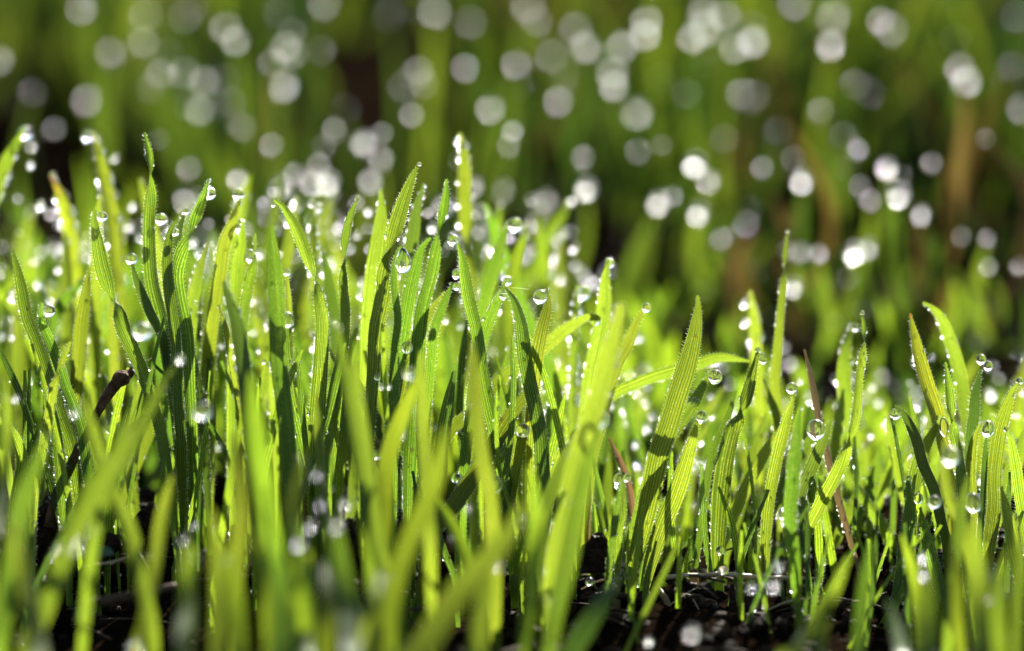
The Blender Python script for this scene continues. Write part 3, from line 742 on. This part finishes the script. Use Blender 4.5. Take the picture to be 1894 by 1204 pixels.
# glints in the clump just behind
for x, y, d_, dp in [(112,458,8,48),(65,483,7,46),(75,380,12,40),(245,382,9,44),(187,545,7,36),(70,525,8,46),(92,530,9,48),(260,440,7,44),(213,292,8,46),(57,305,7,44),(665,528,10,60),
                     (600,408,9,62),(660,435,11,36),(1015,530,10,66),(1098,520,11,70),(1080,505,9,70),(1035,478,8,72),(858,580,8,28),(850,602,11,30),(825,592,8,26),(1030,668,9,44),(1184,625,9,40),
                     (1140,690,11,34),(1195,745,8,44),(1197,793,9,44),(1206,768,7,42),(1025,770,9,40),(1037,740,7,38),(1385,795,8,46),(1380,922,9,40),(1376,562,12,28),(1377,598,11,28),(1400,580,7,34),
                     (1303,857,10,40),(598,505,9,24),(588,385,14,24),(350,575,10,10),(372,575,8,9),(360,560,8,10),(58,270,8,60),(1165,693,8,56),(1480,705,7,30),(1498,740,10,32),(20,560,6,60),(110,415,6,60),
                     (133,480,6,60),(420,470,8,20),(1052,805,7,36),(1130,750,8,32),(1275,660,6,60),(1590,760,6,30),(1730,745,6,40),(945,600,7,50),(560,520,7,50),(410,640,6,30),(780,520,6,40),(900,470,7,60),
                     (960,690,7,40),(1003,700,16,12),(150,640,7,30),(250,520,7,50),(480,520,8,50)]:
    D(x, y, d_ * 1.25, dp, 'soft', cls='behind')

# ------------------------------------------------------------------ far grass behind the gap
CLEAR = []
FAR = []     # blades as (root, tip, width, bow, tint)
def z_of(px, py, dep):
    P = at(px, py, dep); return P.z - soil_h(P.x, P.y)

bokeh = [(152,15,.45),(270,27,.35),(340,30,.55),(204,95,.45),(265,78,.4),(418,50,.5),(437,75,.55),(297,136,.35),(341,134,.45),(378,150,.55),(370,203,.55),(160,185,.55),(505,115,.35),(530,87,.55),
 (527,158,.7),(540,60,.25),(805,20,.55),(775,130,.35),(860,125,.4),(955,117,.5),(907,200,.6),(978,10,.5),(1020,103,.4),(1033,187,.45),(1065,50,.45),(1083,87,.65),(1150,85,.6),(1193,65,.6),(1195,38,.5),
 (1178,207,.7),(1133,135,.6),(1137,158,.6),(1270,172,.45),(1287,230,.45),(1302,50,.75),(1300,22,.5),(1340,27,.6),(1360,88,.5),(1393,75,.75),(1537,83,.65),(1540,35,.4),(1470,5,.4),(1650,52,.35),
 (1775,125,.5),(1788,150,.7),(1890,200,.5),(1582,155,.25),(1340,255,.25),(870,40,.3),(600,5,.4),(1280,70,.5),(1810,235,.2),(1880,30,.25),
 (673,263,.85),(705,293,.5),(685,335,.6),(520,345,.95),(580,333,.85),(608,335,.95),(545,320,.4),(590,305,.4),(440,330,.55),(350,310,.4),(345,365,.85),(345,395,.5),(928,352,.85),(1010,370,.65),
 (1085,348,.95),(875,345,.6),(1217,375,.9),(1285,303,.95),(1312,333,.6),(1292,393,.85),(1483,333,.85),(1640,310,.75),(1663,360,.9),(1704,396,.6),(1753,393,.8),(1610,370,.4),(1580,467,1.25),(1605,458,.6),
 (1535,437,.5),(1468,530,.75),(1302,535,.55),(1828,493,.35),(1810,628,.9),(1480,465,.5),(1455,463,.4),(1515,467,.4),(1543,597,.35),(1025,420,.6),(968,467,.7),(905,430,.6),(990,410,.4),(820,380,.6),
 (620,410,.5),(1595,570,.5),(1333,440,.35),(1825,440,.3),(0,110,.5),(1125,500,.3),(60,170,.25),(450,235,.25),(720,30,.2),(640,200,.15),(940,270,.2),(1440,240,.2),(1560,250,.2)]
for x, y, b in bokeh:
    dp = 190 if y < 60 else (170 if y < 260 else (118 if y < 420 else 105))
    dp += random.uniform(-14, 14)
    while z_of(x, y, dp) > .050 and dp < 400: dp += 5
    while z_of(x, y, dp) < .004 and dp > 30: dp -= 5
    D(x, y, 23 * b ** .75, dp, 'far', cls='bokeh')
    P = at(x, y, dp)
    CLEAR.append(P)
    root = Vector((P.x + random.uniform(-.006, .006), P.y + random.uniform(.0, .01), 0))
    FAR.append((root, P - Vector((0, 0, .0007 * b ** .6)), random.uniform(1.4, 2.0), random.uniform(-.002, .002), random.choice(((.5, .5, .6), (.28, .34, .5), (.8, .75, .7)))))

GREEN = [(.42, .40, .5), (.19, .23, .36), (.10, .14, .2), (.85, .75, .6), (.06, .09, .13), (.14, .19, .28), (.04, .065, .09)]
BROWN = [(.6, .24, .8), (.42, .17, .6), (.75, .33, 1.2), (.28, .12, .5)]
def zone_tint(x, y, r):
    """withered patches where the photograph has them"""
    px, py, _ = px_of((x, y, .02))
    p = .04
    for cx, cy_, rad, a in ((1400, 480, 60, .15), (1740, 400, 80, .12), (720, 60, 90, .4), (1890, 330, 80, .3), (1730, 200, 70, .2), (60, 60, 70, .3)):
        p += a * math.exp(-((px - cx) ** 2 + (py - cy_) ** 2 * .6) / rad ** 2)
    return r.choice(BROWN) if r.random() < p else r.choice(GREEN)

def hides(x, y, h):
    """would a blade here stand between a listed far drop and the sun or the open side of the tuft?"""
    for P in CLEAR:
        dy = y - P.y
        if -.20 < dy < -.0005:
            if abs(x - P.x * y / P.y) < .0032 and h > P.z + (CAM.z - P.z) * (-dy / P.y) - .004: return True
        elif .0005 < dy < .09:
            if abs(x - P.x - dy * math.tan(SUN_AZ)) < .0022 and h > P.z + dy / math.cos(SUN_AZ) * math.tan(SUN_EL) - .002: return True
    return False
r = random.Random(3)
HOLES = ((600, 110, 125, 215), (1060, 330, 120, 110), (330, 160, 60, 150), (1560, 270, 100, 80), (730, 60, 60, 90), (1000, 60, 50, 60), (1750, 300, 90, 70), (60, 120, 60, 90))    # bare shaded soil between the tufts
def add_far(n, y0, y1, h0, h1, xw, clump):
    k = 0
    while k < n:
        y = y0 + (y1 - y0) * r.random(); x = r.uniform(-1, 1) * xw * (y / .5)
        if mnoise.noise((x * clump, y * clump * .7, 3.7)) < -.02: continue
        qx, qy, _ = px_of((x, y, .02))
        if any(((qx - a) / c) ** 2 + ((qy - b) / e) ** 2 < 1 for a, b, c, e in HOLES): continue
        h = r.uniform(h0, h1)
        if y < .95 and hides(x, y, h): continue
        k += 1
        root = Vector((x, y, soil_h(x, y) - .001))
        tip = root + Vector((r.gauss(0, .30) * h, r.gauss(0, .2) * h, h))
        FAR.append((root, tip, r.uniform(1.0, 2.2), r.gauss(0, .16) * h, zone_tint(x, y, r)))
def add_near(n, y0, y1, x0, x1, h0, h1):
    for k in range(n):
        y = r.uniform(y0, y1); x = r.uniform(x0, x1) * y / .4
        h = r.uniform(h0, h1); root = Vector((x, y, soil_h(x, y) - .001))
        if hides(x, y, h): continue
        FAR.append((root, root + Vector((r.gauss(0, .25) * h, r.gauss(0, .15) * h, h)), r.uniform(1.2, 2.0), r.gauss(0, .12) * h, r.choice([(1.7, 1.6, 1.0), (1.4, 1.4, 1.0), (1.0, 1.1, 1.0), (.5, .6, .7)])))
add_near(340, .425, .50, -.06, .004, .012, .029)
add_near(230, .425, .50, .005, .062, .006, .0135)
add_far(230, .475, .575, .006, .016, .10, 22)      # short sparse growth in the gap
add_far(1900, .575, .80, .022, .046, .12, 26)      # second clump
add_far(2600, .80, 1.35, .025, .048, .16, 14)
add_far(500, .24, .30, .012, .022, .13, 30)        # low growth nearer than the frame
for bx, by, dp, hh in ((1390,560,110,.026),(1350,600,100,.02),(1430,620,112,.024),(1720,560,120,.026),(1760,600,118,.024),(1700,620,112,.02),(1880,430,150,.03),(1850,520,140,.03),(1410,580,118,.026),(1740,580,124,.028),(1370,590,108,.02),(1450,600,120,.022)):
    P = at(bx, by, dp)
    for q in range(1):
        x = P.x + r.uniform(-.004, .004); y = P.y + r.uniform(-.006, .006)
        root = Vector((x, y, soil_h(x, y)))
        FAR.append((root, root + Vector((r.gauss(0, .13) * hh, r.gauss(0, .15) * hh, hh * r.uniform(.7, 1.3))), r.uniform(1.8, 3.0), r.gauss(0, .2) * hh, r.choice(BROWN)))

fv, ff, fu, fc = [], [], [], []
def far_blade(root, tip, wmm, bow, rr):
    C = []
    n = 9
    b = Vector((bow, bow * .3, 0))
    for i in range(n):
        t = i / (n - 1)
        C.append(np.array(tip.lerp(root, t) + b * math.sin(math.pi * t)))
    C = np.array(C)
    wid = wmm * MM * np.maximum(np.sin(np.clip(np.linspace(0, 1, n) * 2.4, 0, 1) * math.pi / 2), .08) * (1 - .4 * np.linspace(0, 1, n) ** 2)
    V, F, UV, _ = sweep_leaf(C, wid, np.full(n, rr.uniform(-1.1, 1.1)) + np.linspace(0, rr.gauss(0, .5), n), rr.uniform(.1, .4), 3)
    return V, F, UV
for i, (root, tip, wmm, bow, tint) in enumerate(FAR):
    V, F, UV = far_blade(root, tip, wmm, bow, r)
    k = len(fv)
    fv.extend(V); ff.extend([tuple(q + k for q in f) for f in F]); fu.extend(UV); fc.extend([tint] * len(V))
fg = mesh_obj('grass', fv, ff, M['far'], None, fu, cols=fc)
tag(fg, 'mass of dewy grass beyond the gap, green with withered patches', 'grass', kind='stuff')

# ------------------------------------------------------------------ fine dew beads and far dew
def icos():
    t = (1 + 5 ** .5) / 2
    v = unit(np.array([(-1, t, 0), (1, t, 0), (-1, -t, 0), (1, -t, 0), (0, -1, t), (0, 1, t), (0, -1, -t), (0, 1, -t), (t, 0, -1), (t, 0, 1), (-t, 0, -1), (-t, 0, 1)], float))
    f = [(0,11,5),(0,5,1),(0,1,7),(0,7,10),(0,10,11),(1,5,9),(5,11,4),(11,10,2),(10,7,6),(7,1,8),(3,9,4),(3,4,2),(3,2,6),(3,6,8),(3,8,9),(4,9,5),(2,4,11),(6,2,10),(8,6,7),(9,8,1)]
    global IV0, IF0
    IV0, IF0 = v.copy(), np.array(f)
    v = [tuple(a) for a in v]; cache = {}; nf = []
    def mid(a, b):
        k = (min(a, b), max(a, b))
        if k not in cache:
            cache[k] = len(v); v.append(tuple(unit(np.array(v[a]) + np.array(v[b]))))
        return cache[k]
    for a, b, c in f:
        x, y, z = mid(a, b), mid(b, c), mid(c, a)
        nf += [(a, x, z), (b, y, x), (c, z, y), (x, y, z)]
    return np.array(v), np.array(nf)
IV, IF = icos()
def bead_cloud(name, items, mat, label):
    n = len(items)
    P = np.array([p for p, _ in items]); R = np.array([q for _, q in items])
    bv, bf = (IV0, IF0) if n > 3000 else (IV, IF)
    V = (P[:, None, :] + bv[None] * R[:, None, None]).reshape(-1, 3)
    F = (bf[None] + (np.arange(n) * len(bv))[:, None, None]).reshape(-1, 3)
    o = mesh_obj(name, V, F.tolist(), M[mat])
    return tag(o, label, 'dew', kind='stuff')
print('BEADS', len(BEADS))
if len(BEADS) > 26000:
    BEADS = [BEADS[i] for i in RNG.choice(len(BEADS), 26000, replace=False)]
bead_cloud('dew_beads', BEADS, 'bead', 'fine beads of dew fringing the leaf edges and stems')
fd = []
pool = [f for f in FAR if f[4] is not None]
for f in r.sample(pool, 900):
    t = r.random() * .5
    fd.append((np.array(f[1].lerp(f[0], t)), (.07 + .25 * r.random() ** 2.5) * MM))
for k in range(56):
    x, y = r.uniform(0, 1894), r.uniform(0, 300) if k < 40 else r.uniform(260, 520)
    if k >= 40: x = r.uniform(1000, 1894)
    dp = (175 if y < 200 else 120) + r.uniform(-20, 20)
    while z_of(x, y, dp) > .050 and dp < 400: dp += 5
    while z_of(x, y, dp) < .004 and dp > 30: dp -= 5
    fd.append((np.array(at(x, y, dp)), r.uniform(.24, .42) * MM))
for k in range(270):
    x, y = r.uniform(0, 1080), r.triangular(330, 720, 440)
    if k > 195: x, y = r.uniform(1080, 1894), r.uniform(640, 900)
    dp = r.uniform(35, 85)
    if z_of(x, y, dp) < .004: dp = 30
    fd.append((np.array(at(x, y, dp)), (.15 + .27 * r.random() ** 1.6) * MM))
bead_cloud('far_dew', fd, 'dewfar', 'scattered faint dew over the far grass')

# ------------------------------------------------------------------ litter on the soil
def crumbs(n):
    V, F = [], []
    for i in range(n):
        y = r.triangular(.26, .60, .37); x = r.uniform(-.07, .07) * y / .38
        s = (.2 + 1.1 * r.random() ** 2) * MM
        c = np.array((x, y, soil_h(x, y) + s * .3))
        sc = np.array([r.uniform(.6, 1.3), r.uniform(.6, 1.3), r.uniform(.5, 1.0)])
        k = len(V)
        V.extend(c + s * sc * (q * (1 + .35 * (r.random() - .5))) for q in IV)
        F.extend((IF + k).tolist())
    return V, F
V, F = crumbs(3000)
tag(mesh_obj('soil_crumbs', V, F, M['crumb'], smooth=False), 'crumbs of dark soil scattered between the stems', 'soil', kind='stuff')
V, F = [], []
for i in range(520):
    y = r.uniform(.27, .60); x = r.uniform(-.075, .075) * y / .38
    a = r.uniform(0, math.pi); ln = r.uniform(3, 14) * MM
    c = np.array((x, y, soil_h(x, y) + r.uniform(.4, 2.2) * MM)); dv = np.array((math.cos(a), math.sin(a), r.gauss(0, .18)))
    C = [c - dv * ln / 2, c + np.array((r.gauss(0, .5), r.gauss(0, .5), .5)) * MM, c + dv * ln / 2]
    tv, tf = tube(catmull(C, 5), np.full(5, r.uniform(.06, .22) * MM), 5)
    k = len(V); V.extend(tv); F.extend([tuple(q + k for q in f) for f in tf])
tag(mesh_obj('plant_debris', V, F, M['darkstraw']), 'tangle of dead roots and straw bits on the soil', 'debris', kind='stuff')

def stick(name, pix, rad, mat, label, cat, k=9, jit=.25, n=22, seedv=1):
    rg = np.random.default_rng(seedv)
    P = [tuple(at(*p)) for p in pix]
    C = catmull(P, n)
    rr = np.interp(np.linspace(0, 1, n), np.linspace(0, 1, len(rad)), rad) * MM
    v, f = tube(C, rr, k, jit, rg)
    e = empty(name, tuple(C[-1]))
    mesh_obj('shaft', v, f, M[mat], e)
    tag(e, label, cat); return e, C

tw_, C = stick('broken_twig', [(252,676,3),(238,692,3),(222,702,2),(205,722,2),(190,745,1),(168,786,0),(148,825,0),(125,872,1),(105,915,2),(92,975,2)], [.32,.66,.60,.46,.45,.50,.54,.58,.62,.62], 'twig', 'broken brown twig standing among the blades at the left', 'twig', 10, .3, 34)
for i, (dx, dy, dz) in enumerate(((.0012, .0002, .0016), (.0019, -.0004, .0012), (.0002, .0003, .0013))):
    p = np.array(at(250, 680, 3))
    v, f = tube(catmull([p - np.array((dx, dy, dz)) * .5, p, p + np.array((dx, dy, dz))], 5), np.array([.28, .24, .18, .10, .03]) * MM, 5)
    mesh_obj('splinter', v, f, M['straw'], tw_)
kn = np.array(at(224, 700, 2)); rg = np.random.default_rng(4)
v = [kn + np.array(q) * .95 * MM * (1 + .2 * (rg.random() - .5)) for q in IV]
mesh_obj('knot', v, IF.tolist(), M['twig'], tw_)
st, C = stick('straw', [(1234,1068,-3),(1265,1064,-3),(1297,1064,-3),(1334,1061,-3),(1400,1067,-2),(1450,1068,-1),(1508,1070,0)], [.26,.24,.24,.27,.22,.20,.16], 'straw', 'pale straw lying level across the wide ribbed blade', 'straw', 8, .08)
v = [np.array(at(1334,1061,-3.2)) + np.array(q) * np.array((.55, .4, .36)) * MM for q in IV]
mesh_obj('node', v, IF.tolist(), M['straw'], st)
stick('straw', [(1334,1064,-3.5),(1300,1082,-5),(1276,1094,-6),(1240,1118,-7),(1196,1148,-9)], [.07,.06,.06,.05,.04], 'straw', 'hair-fine straw slanting down from the level straw', 'straw', 6, .05)
stick('straw', [(150,1048,-12),(176,1044,-12),(205,1040,-11),(238,1030,-10)], [.10,.12,.12,.08], 'straw', 'thin pale straw on the dark soil at the left', 'straw', 6, .05)
stick('straw', [(256,1016,-11),(266,1034,-12),(277,1057,-14)], [.06,.08,.05], 'straw', 'short pale straw crossing the soil straw at the left', 'straw', 6, .05)
stick('straw', [(1325,1166,-8),(1300,1140,-8),(1282,1108,-8)], [.06,.07,.05], 'straw', 'short fine straw by the foot of the wide ribbed blade', 'straw', 6, .05)
stick('straw', [(20,1080,-14),(60,1072,-14),(110,1078,-13)], [.10,.13,.08], 'straw', 'pale straw on the soil nearest the lower left corner', 'straw', 6, .05)
stick('straw', [(1075,1090,-4),(1110,1074,-5),(1150,1070,-6)], [.09,.11,.07], 'straw', 'short pale straw leaning by the dark bark lump', 'straw', 6, .05)
stick('straw', [(1420,1128,-8),(1460,1112,-8),(1515,1105,-8)], [.10,.12,.08], 'straw', 'pale straw below the right end of the level straw', 'straw', 6, .05)
stick('straw', [(1640,1095,-4),(1600,1110,-5),(1560,1112,-6)], [.08,.10,.07], 'straw', 'pale straw beside the foot of the brown withered stem', 'straw', 6, .05)
stick('straw', [(690,1105,-8),(720,1092,-8),(758,1096,-8)], [.10,.12,.08], 'straw', 'pale straw on the soil left of the rust-red scrap', 'straw', 6, .05)
stick('dead_stalk', [(1215,1085,-4),(1232,1110,-6),(1240,1140,-8)], [.3,.36,.36], 'stempale', 'pinkish stub of a stalk left of the hair-fine straw', 'stalk', 8, .15)
stick('dead_stalk', [(140,1120,-22),(200,1110,-22),(260,1098,-20),(325,1084,-18)], [.45,.5,.5,.4], 'darkstraw', 'brown dead stalk lying on the soil at the lower left', 'stalk', 8, .2)
stick('dead_stalk', [(1088,1110,-6),(1120,1100,-6),(1170,1105,-5)], [.4,.42,.3], 'bark', 'dark dead stalk beside the split stem foot', 'stalk', 8, .25)
stick('dead_stalk', [(1560,1180,-10),(1572,1204,-11),(1580,1230,-12)], [.35,.4,.4], 'stembrown', 'orange stub of a stalk at the bottom by the charred chip', 'stalk', 8, .2)

def chip(px, py, dep, size, rot, label, mat='bark', seedv=0):
    """a rough splintered flake of bark"""
    rg = np.random.default_rng(seedv + 50)
    n = 7
    C = np.linspace(0, 1, n)
    V, F = [], []
    Rm = np.array(Matrix.Rotation(rot[0], 3, 'X') @ Matrix.Rotation(rot[1], 3, 'Y') @ Matrix.Rotation(rot[2], 3, 'Z'))
    P = np.array(at(px, py, dep))
    for i in range(n):
        t = C[i]; wd = (1 - .75 * t ** 1.5) * (1 + .35 * (rg.random() - .5)); th = (1 - .6 * t) * (1 + .4 * (rg.random() - .5))
        off = .12 * (rg.random(2) - .5)
        for a in range(8):
            an = 2 * math.pi * a / 8
            q = np.array([size[0] / 2 * wd * math.cos(an) * (1 + .3 * (rg.random() - .5)) + off[0] * size[0], size[1] / 2 * th * math.sin(an) * (1 + .3 * (rg.random() - .5)), (t - .5) * size[2] + .10 * size[2] * (rg.random() - .5)])
            V.append(P + Rm @ (q * MM))
    F = [(i * 8 + j, i * 8 + (j + 1) % 8, (i + 1) * 8 + (j + 1) % 8, (i + 1) * 8 + j) for i in range(n - 1) for j in range(8)]
    F += [tuple(range(7, -1, -1)), tuple((n - 1) * 8 + j for j in range(8))]
    o = mesh_obj('bark_chip', V, F, M[mat], smooth=False)
    tag(o, label, 'bark chip'); return o
chip(1102, 1020, 4, (4.4, 2.6, 4.2), (.2, .1, .3), 'dark bark lump behind the split stem', seedv=1)
chip(1252, 1045, -2, (1.7, 1.0, 4.4), (.0, .5, .2), 'upright black bark splinter leaning right above the level straw', seedv=2)
chip(1356, 1120, -5, (1.5, 1.1, 5.0), (0, -.06, .4), 'upright charred chip just right of the wide ribbed blade foot', seedv=3)
chip(1562, 1165, -8, (1.9, 1.3, 4.2), (0, .15, .2), 'upright charred chip at the bottom below the brown withered stem', seedv=4)
chip(1300, 1128, -4, (5.0, 3.0, 3.4), (.3, 1.3, .2), 'broad dark bark flake under the hair-fine straw', seedv=5)
chip(1384, 1110, -2, (2.4, 1.8, 3.0), (.2, .3, .5), 'small dark chip below the level straw', seedv=6)
chip(1270, 1092, 0, (4.0, 2.2, 2.6), (.1, 1.1, .0), 'dark flake lying behind the straw crossing', seedv=7)
chip(90, 960, 4, (6.0, 3.2, 5.0), (.3, .5, .2), 'big dark bark lump at the foot of the broken twig', seedv=8)
chip(190, 1010, 0, (6.0, 3.5, 4.0), (.2, 1.2, .2), 'dark bark flake on the soil under the thin pale straw', seedv=9)
chip(270, 960, 6, (3.4, 2.2, 4.0), (.1, .4, .3), 'dark upright bark piece beyond the thin pale straw', seedv=10)
chip(740, 970, 4, (3.0, 2.0, 4.0), (.1, -.2, .3), 'dark bark piece in the gap below the diagonal blade', seedv=11)
chip(640, 985, 8, (3.0, 2.0, 3.4), (.2, .2, .1), 'half-hidden bark piece behind the blurred drop cluster', seedv=12)

def scrap(pix, wpx, mat, label, cat, name):
    P = [tuple(at(*p)) for p in pix]
    C = catmull(P, 12)
    wid = wpx / PXMM * MM * np.maximum(np.sin(np.linspace(0, 1, 12) * math.pi) ** .6, .1)
    V, F, UV, _ = sweep_leaf(C, wid, np.linspace(.6, 1.0, 12), .5, 5)
    V2 = np.vstack([V, V - np.array((0, 0, .00012))]); k = len(V)
    F2 = F + [tuple(q + k for q in reversed(f)) for f in F]
    o = mesh_obj(name, V2, F2, M[mat], None, np.vstack([UV, UV])); tag(o, label, cat)
scrap([(800,1122,-8),(822,1116,-8),(845,1112,-8)], 22, 'redleaf', 'rust-red scrap of dead leaf on the soil near the bottom', 'leaf', 'dead_leaf')
scrap([(160,1040,-12),(172,1032,-12),(186,1030,-12)], 12, 'redleaf', 'tiny orange leaf scrap by the thin pale straw', 'leaf', 'dead_leaf')
scrap([(176,1028,-16),(192,1022,-16),(210,1024,-16)], 26, 'clover', 'small bluish clover leaf low on the soil at the left', 'leaf', 'clover_leaf')
scrap([(138,1146,-26),(155,1138,-26),(176,1134,-26)], 34, 'clover', 'blurred rounded green leaf lying near the lower left corner', 'leaf', 'clover_leaf')
stick('spider_thread', [(945,532,-2),(962,533,-2),(978,535,-2)], [.012,.012,.012], 'hair', 'fine spider thread stretched right from the bowed blade tip', 'thread', 5, 0, 6)

# ------------------------------------------------------------------ labels that single each one out
ORD = ['first','second','third','fourth','fifth','sixth','seventh','eighth','ninth','tenth','eleventh','twelfth','thirteenth','fourteenth','fifteenth','sixteenth','seventeenth','eighteenth','nineteenth']
def ordinal(i):
    if i < 19: return ORD[i]
    tens = {2: 'twent', 3: 'thirt', 4: 'fort', 5: 'fift', 6: 'sixt', 7: 'sevent', 8: 'eight', 9: 'ninet'}
    n = i + 1
    return tens[n // 10] + 'ieth' if n % 10 == 0 else tens[n // 10] + 'y-' + ORD[n % 10 - 1]

def name_all(items, zone):
    cells = {}
    for d in items:
        if d['label'] is None:
            cells.setdefault(zone(d), []).append(d)
    for (phrase, grp), ds in cells.items():
        ds.sort(key=lambda d: d['x'])
        for i, d in enumerate(ds):
            d['o']['label'] = f'{ordinal(i)} {phrase}'
            d['o']['group'] = grp
def shoot_zone(d):
    c = d['cls']; side = 'left' if d['x'] < 947 else 'right'
    if c == 'front':
        band = 'tall' if d['y'] < 850 else 'low'
        return (f'{band} blurred foreground blade from the left edge, in the {side} half', 'blurred blades in front')
    if c == 'brownstem': return ('thin brown stem from the left in the open soil gap', 'thin brown stems')
    if c == 'behind': return (f'soft blade from the left behind the sharp row, {side} half', 'soft blades behind the sharp row')
    if c == 'mid': return (f'half-soft blade from the left just behind the sharp row, {side} half', 'half-soft blades behind the sharp row')
    if c == 'far':
        b = 'top' if d['y'] < 150 else ('upper' if d['y'] < 300 else 'middle')
        return (f'blurred far blade with a bokeh drop from the left, {b} band, {side} half', 'far blades tipped with bokeh drops')
    return (f'plain unmarked sharp blade from the left edge, in the {side} half', 'plain sharp blades')
def drop_zone(d):
    c = d['cls']; side = 'left' if d['x'] < 947 else 'right'
    if c == 'bokeh':
        b = 'top' if d['y'] < 150 else ('upper' if d['y'] < 300 else 'middle')
        return (f'round bokeh dewdrop from the left in the {b} band, {side} half', 'bokeh dewdrops in the far grass')
    if c == 'front': return (f'blurred foreground dewdrop from the left edge, in the {side} half', 'blurred dewdrops in front')
    return (f'bright glinting drop from the left behind the sharp row, {side} half', 'glinting drops behind the sharp row')
name_all(SHOOTS, shoot_zone); name_all(DROPS, drop_zone)
for d in SHOOTS:
    if 'group' not in d['o']: d['o']['group'] = 'sharp grass blades'
for d in DROPS:
    if 'group' not in d['o']: d['o']['group'] = 'clear drops on the near blades'
